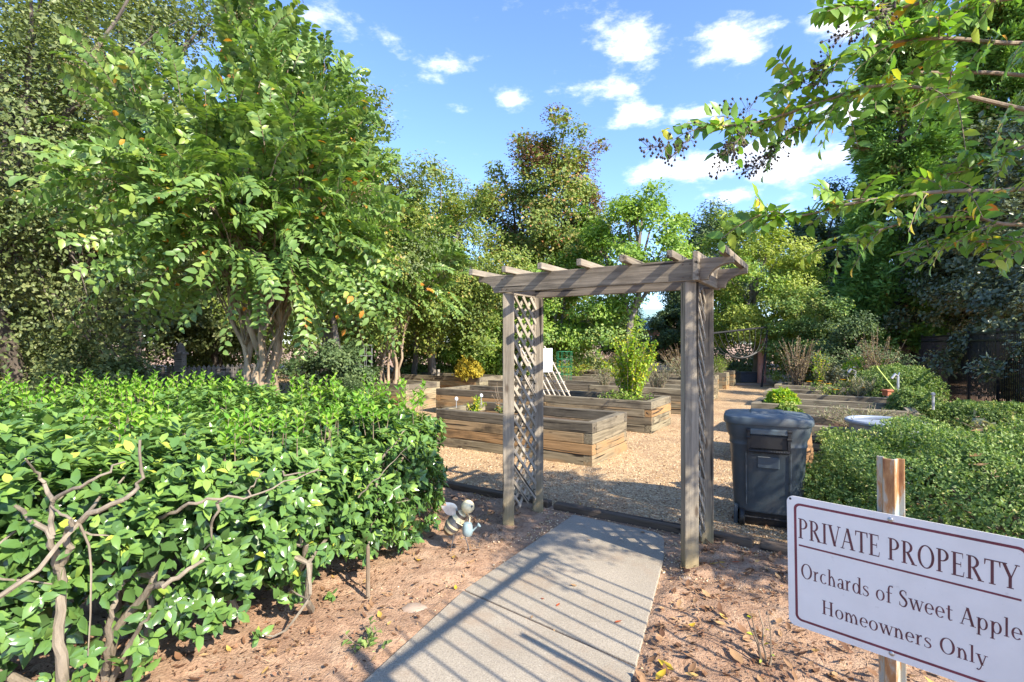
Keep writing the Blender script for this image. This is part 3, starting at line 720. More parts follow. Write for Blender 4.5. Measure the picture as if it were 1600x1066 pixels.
for txt, xs, xe, top, base in (('PRIVATE PROPERTY', .056, .934, .161, .312), ('Orchards of Sweet Apple', .066, .945, .50, .613), ('Homeowners Only', .168, .832, .735, .84)):
    Q, wd = text_quads(txt); sx = (xe-xs)*SWD/wd; sz = (base-top)*SHT
    mb = MB(); k = 0
    for polys in Q:
        for j, poly in enumerate(polys):
            mb.add([sgn(xs*SWD+px*sx, base*SHT-pz*sz, .0034+.00004*(k % 9)) for px, pz in poly], [tuple(range(len(poly)))]); k += 1
    o = mb.build('lettering', M_['letter_ink'], panel, local=True); o['label'] = 'printed line reading '+txt
px_ = .47*SWD-SWD/2                              # U-channel post behind the panel
prof = [(-.036,0),(-.036,.006),(-.021,.008),(-.015,.034),(.015,.034),(.021,.008),(.036,.006),(.036,0),(.017,.001),(.011,.028),(-.011,.028),(-.017,.001)]
tl = math.tan(LEAN); mb = MB(); mb.prism([(px_+x, .001+.036-y+1.368*tl, -.3) for x, y in prof], (0, -1.54*tl, 1.54)); mb.build('post', M_['rusty_steel'], sign, local=True, bevel=.0015)
for f in (.016, SHT-.018):
    mb = MB(); c = sgn(px_+SWD/2+.004, f, .003); mb.lathe([(.0075,0),(.0075,.003),(.005,.0055),(0.001,.006)], c, 12, [(1,0,0),(0,0,-1),(0,1,0)]); mb.build('bolt', M_['bolt'], panel, local=True, smooth=True)
mb = MB(); mb.lathe([(.004,0),(.004,.0008)], sgn(.011, .011, .0031), 10, [(1,0,0),(0,0,-1),(0,1,0)]); mb.build('hole_shade_disc', M_['bin_black'], panel, local=True)  # flat black disc painting the dark inside of a screw hole

# ------------------------------------------------------------------ wheeled bin
bn = thing('wheeled_bin', 'dark grey plastic wheeled bin with lid beside right arbor post', 'bin', (2.30, 4.62, .0), radians(-24))
def sring(hw, hd, z, p=4.2, k=48, cx=0, cy=0, front_flat=0):
    R_ = []
    for j in range(k):
        a = 2*pi*j/k; c, s = cos(a), sin(a)
        R_.append((cx+hw*np.sign(c)*abs(c)**(2/p), cy+hd*np.sign(s)*abs(s)**(2/p), z))
    return R_
mb = MB(); mb.loft([sring(.262,.225,.13), sring(.272,.235,.15), sring(.305,.262,.70), sring(.312,.268,.712), sring(.312,.268,.722), sring(.308,.264,.730),
                    sring(.312,.268,.765), sring(.330,.282,.80), sring(.340,.292,.86), sring(.342,.294,.90), sring(.342,.294,.905), sring(.30,.26,.906)])
body = mb.build('body', M_['bin_plastic'], bn, smooth=True, local=True)
mb = MB(); mb.loft([sring(.235,.19,.012,5), sring(.245,.20,.03,5), sring(.258,.215,.135,5)]); mb.build('base', M_['bin_black'], bn, smooth=True, local=True)
for s in (-1, 1):
    mb = MB(); mb.box((s*.255, -.17, .09), (.035, .10, .17)); mb.build('wheel_arch', M_['bin_plastic'], bn, local=True, bevel=.008)
    mb = MB(); mb.lathe([(.035,-.022),(.068,-.022),(.077,-.014),(.077,.014),(.068,.022),(.035,.022)], (s*.205, -.205, .077), 24, [(0,0,1),(0,1,0),(-1,0,0)])
    w = mb.build('wheel', M_['bin_black'], bn, smooth=True, local=True)
    mb = MB(); mb.lathe([(.034,-.024),(.034,.024)], (s*.205, -.205, .077), 16, [(0,0,1),(0,1,0),(-1,0,0)]); o = mb.build('hub', M_['bin_plastic'], w, local=True, smooth=True)
mb = MB(); mb.tube([(-.2,-.205,.077),(.2,-.205,.077)], .009, 8); mb.build('axle', M_['dark_wire'], bn, local=True)
mb = MB(); mb.loft([sring(.356,.306,.895), sring(.360,.310,.902), sring(.360,.310,.935), sring(.352,.302,.955), sring(.335,.286,.963), sring(.325,.276,.956), sring(.27,.225,.972), sring(.18,.15,.978)])
lid = mb.build('lid', M_['bin_lid_plastic'], bn, smooth=True, local=True)
mb = MB()                                       # raised grip moulded into the lid
mb.add([(-.15,-.12,.968),(.15,-.12,.968),(.15,.10,.968),(-.15,.10,.968),(-.12,-.08,.996),(.12,-.08,.996),(.135,.09,.996),(-.135,.09,.996)], [(0,1,5,4),(1,2,6,5),(2,3,7,6),(3,0,4,7),(4,5,6,7),(3,2,1,0)])
mb.build('lid_grip', M_['bin_lid_plastic'], lid, local=True, bevel=.012, smooth=True)
mb = MB(); mb.box((0,-.288,.842), (.30,.05,.05)); mb.build('handle_ledge', M_['bin_lid_plastic'], bn, local=True, bevel=.01)
mb = MB(); mb.box((0,-.284,.755), (.30,.03,.12)); mb.build('recess_shade_block', M_['bin_black'], bn, local=True, bevel=.008)  # black block stands in for the shade under the handle ledge
hd = None
mb = MB()
for s in (-1, 1): mb.box((s*.155,-.305,.77), (.022,.024,.19))
mb.tube([(-.155,-.312,.678),(.155,-.312,.678)], .013, 10)
for k in range(24): mb.lathe([(.0165,-.003),(.0165,.003)], (-.14+.28*k/23,-.312,.678), 8, [(0,0,1),(0,1,0),(-1,0,0)])
mb.build('handle', M_['bin_black'], bn, local=True, bevel=.002)
for s in (-1, 1):
    for z in (.855, .79):
        MB().tube([(s*.14,-.306,z),(s*.172,-.306,z)], .016, 10).build('hinge', M_['bin_black'], bn, local=True)
for s in (-1, 1):
    mb = MB(); mb.add([(s*.165,-.2395,.20),(s*.175,-.2395,.20),(s*.178,-.262,.66),(s*.168,-.262,.66),(s*.165,-.25,.20),(s*.175,-.25,.20),(s*.178,-.272,.66),(s*.168,-.272,.66)], [(0,1,2,3),(4,5,6,7),(0,1,5,4),(1,2,6,5),(2,3,7,6),(3,0,4,7)])
    mb.build('moulded_rib', M_['bin_plastic'], bn, local=True)
mb = MB(); mb.box((0,-.258,.575), (.17,.018,.10), Matrix.Rotation(radians(-2.8), 3, 'X')); mb.build('moulded_plate', M_['bin_plastic'], bn, local=True, bevel=.006)

# ------------------------------------------------------------------ bee ornament
be = thing('bee_ornament', 'small painted metal bee on wire legs holding a blue watering can', 'ornament', gr(718, 860), radians(-8))
def rot(ax, deg): return np.array(Matrix.Rotation(radians(deg), 3, ax))
BM = rot('Y', 38)
prof = [(.002,-.125),(.022,-.118),(.045,-.09),(.058,-.05),(.062,-.01),(.056,.035),(.042,.07),(.03,.09)]
bc = np.array((-.03, 0, .245))
mb = MB(); mb.lathe(prof, bc, 20, BM); body = mb.build('body', M_['bee_cream'], be, local=True, smooth=True)
def rad(z): return np.interp(z, [p[1] for p in prof], [p[0] for p in prof])
for z0, z1, m in ((-.122,-.085,'bee_brown'),(-.06,-.034,'bee_black'),(-.012,.03,'bee_black'),(.062,.08,'bee_brown')):
    zs = np.linspace(z0, z1, 4); mb = MB(); mb.lathe([(rad(z)+.0025, z) for z in zs], bc, 20, BM); mb.build('stripe', M_[m], body, local=True, smooth=True)
hc = np.array((.065, -.005, .365)); mb = MB(); mb.lathe([(max(.002,.05*sin(pi*k/12)), -.05*cos(pi*k/12)) for k in range(13)], hc, 20); head = mb.build('head', M_['bee_cream'], be, local=True, smooth=True)
for dy in (-.030, .022): mb = MB(); mb.lathe([(max(.001,.008*sin(pi*k/6)), -.008*cos(pi*k/6)) for k in range(7)], hc+np.array((.036, dy, .012)), 10); mb.build('eye', M_['bee_black'], head, local=True, smooth=True)
mb = MB(); mb.tube([hc+np.array((.03+.02*cos(a)*0+.012, .02*sin(a)-.006, -.014-.008*cos(a))) for a in np.linspace(-1.1, 1.1, 7)], .002, 5); mb.build('mouth', M_['bee_brown'], head, local=True)
for s, l in ((-1, .135), (1, .12)):
    r0 = np.array((-.02, s*.02, .31)); d = np.array((-.80, s*.25-.12, .55)); d /= np.linalg.norm(d); side = np.cross(d, (0,-1,.25)); side /= np.linalg.norm(side); nn = np.cross(d, side)
    P_ = [r0+d*l*t+side*.034*sin(pi*min(1, t**.8))*q for q, ts in ((1, np.linspace(0, 1, 9)), (-1, np.linspace(1, 0, 9)[1:-1])) for t in ts]
    mb = MB(); mb.prism(P_, nn*.002); mb.build('wing', M_['galvanised'], be, local=True)
for x, dx, y in ((-.035, -.035, -.02), (.03, .045, .02)):
    mb = MB(); mb.tube([(x, y, .205), (x+dx*.2, y, .13), (x+dx, y, .005)], .0042, 6); mb.tube([(x+dx-.025,y-.008,.006),(x+dx,y,.006),(x+dx+.03,y-.012,.006)], .0042, 6); mb.tube([(x+dx,y,.006),(x+dx-.004,y+.03,.006)], .004, 6); mb.build('leg', M_['bee_black'], be, local=True)
cc = np.array((.075, -.055, .215)); mb = MB(); mb.lathe([(.006,.052),(.03,.045),(.038,.02),(.040,-.02),(.034,-.045),(.03,-.048)], cc, 18); can = mb.build('watering_can', M_['can_blue'], be, local=True, smooth=True)
mb = MB(); mb.tube([cc+np.array((.03,0,-.02)), cc+np.array((.075,0,.025))], [.008,.005], 8); mb.lathe([(.005,0),(.017,.016),(.017,.02)], cc+np.array((.074,0,.022)), 12, rot('Y', 50)); mb.build('spout', M_['can_blue'], can, local=True, smooth=True)
mb = MB(); mb.tube([(.02,-.03,.30),(-.01,-.062,.265),(.05,-.066,.235)], .0045, 6); mb.tube([(.05,.01,.32),(.085,-.02,.29),(.088,-.05,.262)], .0045, 6); mb.build('arm', M_['bee_cream'], be, local=True)

# ------------------------------------------------------------------ black metal fences
def metal_fence(label, x, y0, y1, h, gap, first_post=0, group='black metal picket fences'):
    t = thing('metal_fence', label, 'fence', G(x, y0), TH, group)
    n = int((y1-y0)/gap); me = None
    for i in range(n+1):
        y = i*gap
        if i % 22 == first_post:
            MB().box((0, y, h/2), (.05,.05,h+.04)).build('fence_post', M_['black_metal'], t, local=True); continue
        if me is None:
            o = MB().box((0, 0, h/2), (.014,.014,h-.08)).build('picket', M_['black_metal'], t, local=True); me = o.data
        else:
            o = bpy.data.objects.new('picket', me); COL.objects.link(o); o.parent = t
        o.location = (0, y, 0)
    for z in (.14, h-.2, h-.05)[:3 if h < 2 else 2]:
        MB().box((0, (y1-y0)/2, z), (.04, y1-y0, .034)).build('rail', M_['black_metal'], t, local=True)
    return t
metal_fence('tall black metal picket fence at right under the dark evergreen', 2.6, 5.6, 29, 1.86, .115)
metal_fence('black metal picket fence beside the sign, whose shadow crosses the path', .82, -1.9, 2.75, 2.28, .135, group='black metal picket fences')

# ------------------------------------------------------------------ trees and shrubs
def curve_pts(p, q, bend, n=6, rg=None):
    p = np.array(p, float); q = np.array(q, float); t = np.linspace(0, 1, n)[:, None]
    P_ = p+(q-p)*t; off = np.array(bend, float)*np.sin(t*pi)
    P_ = P_+off
    if rg is not None:
        j = rg.normal(size=(n, 3))*np.linalg.norm(q-p)*.018; j[0] = 0; P_ += j
    return P_
def leafy_tree(name, label, base, h, cz, rx, rz, trunk_r, mat, bark, nclump, nleaf, L, seed, group=None, lean=(0,0), clump_r=.3, cat='tree', mats2=None, shell=.45, flat=.7, limbs=9, trunk_top=.75, detail=0, keep=None):
    """tapered trunk, limbs to leaf clumps spread through an uneven crown; cz = crown centre height"""
    rg = np.random.default_rng(seed); base = np.array([base[0], base[1], 0.0])
    t = thing(name, label, cat, base, 0, group)
    top = base+np.array([lean[0], lean[1], cz+rz*trunk_top*.5]); cc = base+np.array([lean[0]*.8, lean[1]*.8, cz])
    tp = curve_pts(base-np.array([0,0,.1]), top, (rg.normal()*.12, rg.normal()*.12, 0), 8, rg)
    MB().tube(tp, np.linspace(trunk_r*1.15, trunk_r*.35, 8), 9).build('trunk', M_[bark], t, smooth=True)
    d = rdir(rg, nclump); r = (shell+(1-shell)*rg.random(nclump)**.6)
    # uneven outline: lobes that swell and shrink the crown by direction
    lob = 1+.22*np.sin(3*np.arctan2(d[:,1], d[:,0])+seed)+.16*np.sin(4*d[:,2]*2+seed*1.7)
    C = cc+d*np.array([rx, rx, rz])*(r*lob)[:, None]
    if keep is not None: C = C[np.array([keep(c) for c in C])]
    nclump = len(C)
    mb = MB()
    for i in range(min(limbs, nclump)):
        c = C[i*max(1, nclump//limbs) % nclump]; s = tp[rg.integers(3, 7)]
        mb.tube(curve_pts(s, c, (0, 0, .12*rx), 5, rg), np.linspace(trunk_r*.42, trunk_r*.09, 5), 6)
    for i in range(nclump):
        if rg.random() < .5:
            s = cc+(C[i]-cc)*.45; mb.tube(curve_pts(s, C[i], (0,0,.05*rx), 4, rg), np.linspace(trunk_r*.13, trunk_r*.04, 4), 4)
    mb.build('branches', M_[bark], t, smooth=True)
    sz = clump_r*rx*rg.uniform(.6, 1.3, nclump); w = sz**2; cnt = np.maximum(8, (nleaf*w/w.sum()).astype(int))
    ci = np.repeat(np.arange(nclump), cnt); n = len(ci)
    q = rdir(rg, n)*(rg.random(n)**.42)[:, None]*sz[ci][:, None]; q[:,2] *= flat
    P_ = C[ci]+q; P_[:,2] = np.maximum(P_[:,2], .15)
    out_ = unit(P_-cc)
    Nn = unit(rdir(rg, n)*.62+out_*.55+np.array([0,-.15,.75])); D = unit(rdir(rg, n)+out_*.4+np.array([0,0,-.4])); D = unit(D-Nn*(np.sum(D*Nn, 1)*.8)[:, None])
    l = L*rg.uniform(.65, 1.25, n); rnd = np.clip(rg.normal(.5, .22, n)+(rg.normal(size=nclump)*.12)[ci], 0, 1)
    if mats2:                                   # part of the crown in a second colour
        m2, fn = mats2; sel = np.array([fn(c, cc, rg) for c in C])[ci]
        if sel.any(): leaf_obj('foliage', M_[m2], t, P_[sel], D[sel], Nn[sel], l[sel], l[sel]*.6, rnd[sel], kind='stuff')
        k = ~sel
    else: k = np.ones(n, bool)
    m = n//9; cj = ci[rg.integers(0, n, m)]; q = rdir(rg, m)*(rg.random(m)**.5*.62)[:, None]*sz[cj][:, None]   # larger inner leaves close the clumps
    P2 = C[cj]+q; P2[:,2] = np.maximum(P2[:,2], .15); k = np.nonzero(k)[0]
    PA = np.vstack([P_[k], P2]); DA = np.vstack([D[k], rdir(rg, m)]); NA = np.vstack([Nn[k], unit(rdir(rg, m)+np.array([0,-.3,.5]))]); la = np.concatenate([l[k]*1.12, L*2.1*rg.uniform(.8,1.2,m)]); ra = np.concatenate([rnd[k], rg.uniform(.1,.75,m)])
    o = leaf_obj('crown', M_[mat], t, PA, DA, NA, la, la*.62, ra)
    o['kind'] = 'stuff'
    return t
def copy_tree(o, loc, rz, sc, label=None, group=None):
    c = o.copy(); COL.objects.link(c); c.location = loc; c.rotation_euler = (0, 0, rz); c.scale = (sc[0], sc[0], sc[1])
    if label: c['label'] = label
    if group: c['group'] = group
    for ch in o.children:
        k = ch.copy(); COL.objects.link(k); k.parent = c
    return c

# --- left holly hedge, three shrubs grown together
rg = np.random.default_rng(11)
HP = np.array([(-7,1.75),(-2.3,1.75),(-1.62,2.15),(-1.12,2.85),(-.78,3.55),(-.58,4.2),(-.62,4.8),(-1.2,5.5),(-3,6.1),(-7,6.4)])
def inside(P_, poly):
    x, y = P_[:,0], P_[:,1]; r = np.zeros(len(P_), bool); n = len(poly); j = n-1
    for i in range(n):
        xi, yi = poly[i]; xj, yj = poly[j]
        c = ((yi > y) != (yj > y)) & (x < (xj-xi)*(y-yi)/(yj-yi+1e-12)+xi); r ^= c; j = i
    return r
def edge_dist(P_, poly):
    best = np.full(len(P_), 9.0); nrm = np.zeros((len(P_), 2))
    for i in range(len(poly)):
        a = poly[i]; b = poly[(i+1) % len(poly)]; ab = b-a; t = np.clip(((P_[:,:2]-a)@ab)/(ab@ab), 0, 1); q = a+t[:,None]*ab
        d = np.linalg.norm(P_[:,:2]-q, axis=1); m = d < best; best[m] = d[m]; nrm[m] = (q-P_[:,:2])[m]/(d[m][:,None]+1e-6)
    return best, nrm
n0 = 300000
Pc = np.stack([rg.uniform(-6.2, -.5, n0), rg.uniform(1.7, 6.4, n0), rg.uniform(.05, 1.2, n0)], 1)
Pc = Pc[inside(Pc, HP)]
ed, en = edge_dist(Pc, HP)
topz = 1.06+.05*np.sin(Pc[:,0]*5.1+Pc[:,1]*3.3)+.07*np.sin(Pc[:,0]*2.3+1)+.06*np.sin(Pc[:,1]*3.1)+.04*np.sin(Pc[:,0]*7+Pc[:,1]*5)-.22*np.exp(-ed/.14)
bot = np.where((Pc[:,0] > -1.95) & (Pc[:,0] < -1.25) & (Pc[:,1] < 3.0), .24, 0)+.16+.20*np.sin(Pc[:,0]*4.3+Pc[:,1]*2.0)+.08*np.sin(Pc[:,1]*9)
wob = .07*np.sin(Pc[:,2]*7+Pc[:,0]*5)+.05*np.sin(Pc[:,1]*8+Pc[:,2]*5)
dt = topz-Pc[:,2]; ds = ed-np.maximum(wob, 0)-.10*np.clip(.5-Pc[:,2], 0, 1)
prob = np.maximum(np.exp(-np.maximum(dt,0)/.10), np.exp(-np.maximum(ds,0)/.11)*.85); prob[(dt < 0) | (ds < 0)] = 0
prob[Pc[:,2] < bot] *= .25
gap = np.sin(Pc[:,0]*6.1+Pc[:,2]*4)*np.sin(Pc[:,1]*5.3+Pc[:,2]*6.5+1); prob *= np.where((gap > .62) & (dt > .25), .3, 1)
dist = np.linalg.norm(Pc-np.array([0,0,EYE]), axis=1); prob *= np.clip(4.2/dist, .35, 1.15)
prob *= np.clip((Pc[:,0]+Pc[:,1]*1.12+.45)/.5, .12, 1)
k = rg.random(len(Pc)) < prob*.36
Pc = Pc[k]; en = en[k]; dt = dt[k]; ds = ds[k]
outw = np.stack([en[:,0], en[:,1], np.zeros(len(en))], 1)*np.exp(-np.maximum(ds,0)/.2)[:,None]+np.array([0,0,1.])*(np.exp(-dt/.15)+.25)[:,None]
outw = unit(outw+rdir(rg, len(Pc))*.55)
nl = rg.integers(5, 9, len(Pc)); ci = np.repeat(np.arange(len(Pc)), nl); n = len(ci)
rad_ = rdir(rg, n); ax = outw[ci]; rad_ = unit(rad_-ax*np.sum(rad_*ax, 1)[:,None])
D = unit(rad_+ax*rg.uniform(.15, .8, n)[:,None]); P_ = Pc[ci]+ax*rg.uniform(-.03, .03, n)[:,None]
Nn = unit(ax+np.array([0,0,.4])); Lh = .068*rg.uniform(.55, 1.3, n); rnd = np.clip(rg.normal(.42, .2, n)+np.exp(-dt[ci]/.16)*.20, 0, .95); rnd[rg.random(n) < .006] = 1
HB = [(np.array([-2.15, 2.45]), 'glossy-leaved holly shrub at the left edge, grey forked branches showing'), (np.array([-1.55, 3.2]), 'glossy-leaved holly shrub in the middle of the left hedge, low drooping leaves'), (np.array([-1.15, 4.3]), 'glossy-leaved holly shrub at the right end of hedge, beside the bee ornament')]
hid = np.argmin(np.stack([np.linalg.norm(Pc[:,:2]-b[0], axis=1) for b in HB]), 0)
# new growth shoots standing out of the clipped top
sh = np.stack([rg.uniform(-5.6, -.75, 900), rg.uniform(2.6, 6.2, 900), np.zeros(900)], 1); sh = sh[inside(sh, HP)]
sh = sh[(np.sin(sh[:,0]*3.3+1)*np.sin(sh[:,1]*2.7) > -.25)]; sed, _ = edge_dist(sh, HP); sh = sh[(sed > .1)][:330]
sh[:,2] = 1.02; shh = rg.uniform(.08, .26, len(sh))*np.where(sh[:,1] > 4, 1.15, .75)
shid = np.argmin(np.stack([np.linalg.norm(sh[:,:2]-b[0], axis=1) for b in HB]), 0)
HBR = [[([(96,1090,1.95),(94,1000,1.92),(91,885,1.9),(79,836,1.88),(25,782,1.85)], .030), ([(91,885,1.9),(106,856,1.88),(113,816,1.86),(187,777,1.9),(217,752,1.92),(219,683,1.95)], .021),
        ([(79,836,1.88),(84,777,1.84),(138,747,1.86),(192,715,1.9)], .014), ([(113,816,1.86),(108,806,1.85),(79,782,1.84)], .012), ([(84,777,1.84),(60,740,1.84),(40,715,1.84)], .012)],
       [([(160,1110,2.2),(173,999,2.15),(237,915,2.1),(256,905,2.08),(316,870,2.1)], .030), ([(168,1040,2.18),(172,960,2.14),(190,900,2.1),(205,860,2.1)], .020), ([(150,1120,2.25),(200,1000,2.2),(240,950,2.16)], .022),
        ([(247,806,2.12),(296,782,2.15),(345,772,2.22),(409,764,2.35),(498,727,2.6)], .011), ([(345,772,2.22),(330,820,2.24),(318,870,2.26)], .010), ([(385,770,2.3),(400,745,2.32),(414,730,2.34)], .007)],
       [([(575,930,3.2),(574,880,3.2),(578,830,3.22),(590,790,3.25)], .012), ([(440,736,2.5),(475,733,2.56),(505,728,2.6)], .006), ([(560,770,2.95),(590,740,3.0),(640,690,3.1)], .006)]]
for b, (bp, lab) in enumerate(HB):
    t = thing('holly_shrub', lab, 'shrub', (bp[0], bp[1], 0), 0, 'clipped holly hedge left of the path')
    r2 = np.random.default_rng(40+b)
    # forking stems
    tips = Pc[hid == b]; near = tips[np.argsort(np.linalg.norm(tips-np.array([0,0,1.4]), axis=1))[:1500]]
    for s in range(6):
        a = r2.uniform(0, 2*pi); g0 = np.array([bp[0]+(.10+.3*r2.random())*cos(a), bp[1]+(.1+.3*r2.random())*sin(a), -.05]); fork = g0+np.array([r2.normal()*.22, r2.normal()*.22-.05, r2.uniform(.35, .6)])
        mb = MB(); mb.tube(curve_pts(g0, fork, r2.normal(size=3)*.05, 6, r2), np.linspace(.021, .015, 6), 8)
        for e in range(4):
            tip = near[r2.integers(len(near))] if e < 3 else tips[r2.integers(len(tips))]
            mid = fork+(tip-fork)*.5+r2.normal(size=3)*.07
            mb.tube(np.vstack([curve_pts(fork, mid, r2.normal(size=3)*.04, 5, r2)[:-1], curve_pts(mid, tip, r2.normal(size=3)*.04, 5, r2)]), np.linspace(.011, .004, 9), 6)
            for e2 in range(2):
                t2 = near[np.argmin(np.linalg.norm(near-(mid+r2.normal(size=3)*.25), axis=1))]
                mb.tube(curve_pts(mid, t2, r2.normal(size=3)*.04, 5, r2), np.linspace(.006, .0025, 5), 5)
        mb.build('stem', M_['hedge_bark'], t, smooth=True)
    for path_, r0 in HBR[b]:
        q = np.array(catmull([at(c[0], c[1], c[2]) + np.array([(c[0]-800)/800, 1, (530-c[1])/800])*((.21, .17, .12)[b]+.06*sin(c[0]*.11+c[1]*.07)) for c in path_], 5)); q = q+r2.normal(size=q.shape)*.006; MB().tube(q, np.linspace(r0*.8, r0*.25, len(q)), 8).build('branch', M_['hedge_bark'], t, smooth=True)
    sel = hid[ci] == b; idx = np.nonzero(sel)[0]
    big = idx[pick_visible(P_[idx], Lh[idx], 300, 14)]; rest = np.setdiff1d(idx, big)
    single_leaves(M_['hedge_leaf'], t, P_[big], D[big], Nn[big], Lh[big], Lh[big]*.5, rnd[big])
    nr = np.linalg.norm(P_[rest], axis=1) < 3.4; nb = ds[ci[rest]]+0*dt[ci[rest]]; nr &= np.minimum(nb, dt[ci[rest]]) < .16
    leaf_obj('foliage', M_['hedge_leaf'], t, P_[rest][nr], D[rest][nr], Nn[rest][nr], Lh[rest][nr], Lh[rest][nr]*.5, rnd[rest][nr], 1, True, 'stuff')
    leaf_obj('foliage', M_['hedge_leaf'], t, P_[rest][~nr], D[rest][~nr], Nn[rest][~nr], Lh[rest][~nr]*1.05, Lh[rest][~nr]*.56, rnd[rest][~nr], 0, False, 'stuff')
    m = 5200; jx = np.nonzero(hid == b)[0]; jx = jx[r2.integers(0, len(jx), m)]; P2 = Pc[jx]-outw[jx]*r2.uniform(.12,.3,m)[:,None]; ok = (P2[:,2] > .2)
    leaf_obj('inner_foliage', M_['hedge_leaf'], t, P2[ok], rdir(r2, ok.sum()), unit(outw[jx][ok]+rdir(r2, ok.sum())*.4), .10, .065, r2.uniform(0,.25,ok.sum()), 0, False, 'stuff')  # darkest leaf tones only: the hedge's inner shade put into the colour
    s_i = np.nonzero(shid == b)[0]; mb = MB(); SP, SD, SN, SL = [], [], [], []
    for i in s_i:
        tip = sh[i]+np.array([r2.normal()*.03, r2.normal()*.03, shh[i]]); mb.tube([sh[i]-np.array([0,0,.1]), tip], [.003,.0015], 4, False)
        m = int(5+shh[i]*32)
        for q in range(m):
            f = (q+.5)/m; a = q*2.4; d = np.array([cos(a), sin(a), .55+.9*f]); SP.append(sh[i]+(tip-sh[i])*f); SD.append(d); SN.append((-cos(a)*.5, -sin(a)*.5, 1)); SL.append(r2.uniform(.05, .072)*(1.1-.3*f))
    if SP:
        mb.build('shoots', M_['twig_bark'], t)['kind'] = 'stuff'; SL = np.array(SL)
        leaf_obj('new_growth', M_['shoot_leaf'], t, np.array(SP), np.array(SD), np.array(SN), SL, SL*.55, r2.random(len(SL)), 1, True, 'stuff')

# --- crape myrtles: smooth bare stems, arching twigs with leaves in two ranks
def fronds(rg, S0, D0, Ln, nper, L, sag=.5):
    """two-ranked leafy twigs; returns twig polylines and leaf arrays"""
    n = len(S0); tw = []; P_, D, Nn = [], [], []
    m = 7; t = np.linspace(0, 1, m)
    D0 = unit(D0)
    for i in range(n):
        pts = S0[i]+D0[i]*Ln[i]*t[:,None]+np.array([0,0,-1.])*(sag*Ln[i]*t**2.2)[:,None]; tw.append(pts)
        k = int(nper*Ln[i]/.6)+4; f = np.linspace(.12, 1, k); pp = np.stack([np.interp(f, t, pts[:,j]) for j in range(3)], 1)
        tg = unit(np.gradient(pts, axis=0)); tt = np.stack([np.interp(f, t, tg[:,j]) for j in range(3)], 1)
        sd_ = np.cross(tt, np.array([0,0,1.])+rg.normal(size=3)*.7); sd_ = unit(sd_); sg = np.where(np.arange(k) % 2, 1, -1)[:,None]
        P_.append(pp); D.append(unit(sd_*sg+tt*.55+rg.normal(size=(k,3))*.13+np.array([0,0,-.12]))); Nn.append(unit(np.cross(sd_, tt)+rg.normal(size=(k,3))*.18))
    P_, D, Nn = map(np.vstack, (P_, D, Nn))
    Nn[Nn[:,2] < 0] *= -1
    return tw, P_, D, Nn
def panicle(mb_pts, rg, c, d, n=40, s=.12):
    q = c+unit(d[None])*rg.uniform(0, s, n)[:,None]+rdir(rg, n)*rg.uniform(0, s*.45, n)[:,None]; mb_pts.append(q)
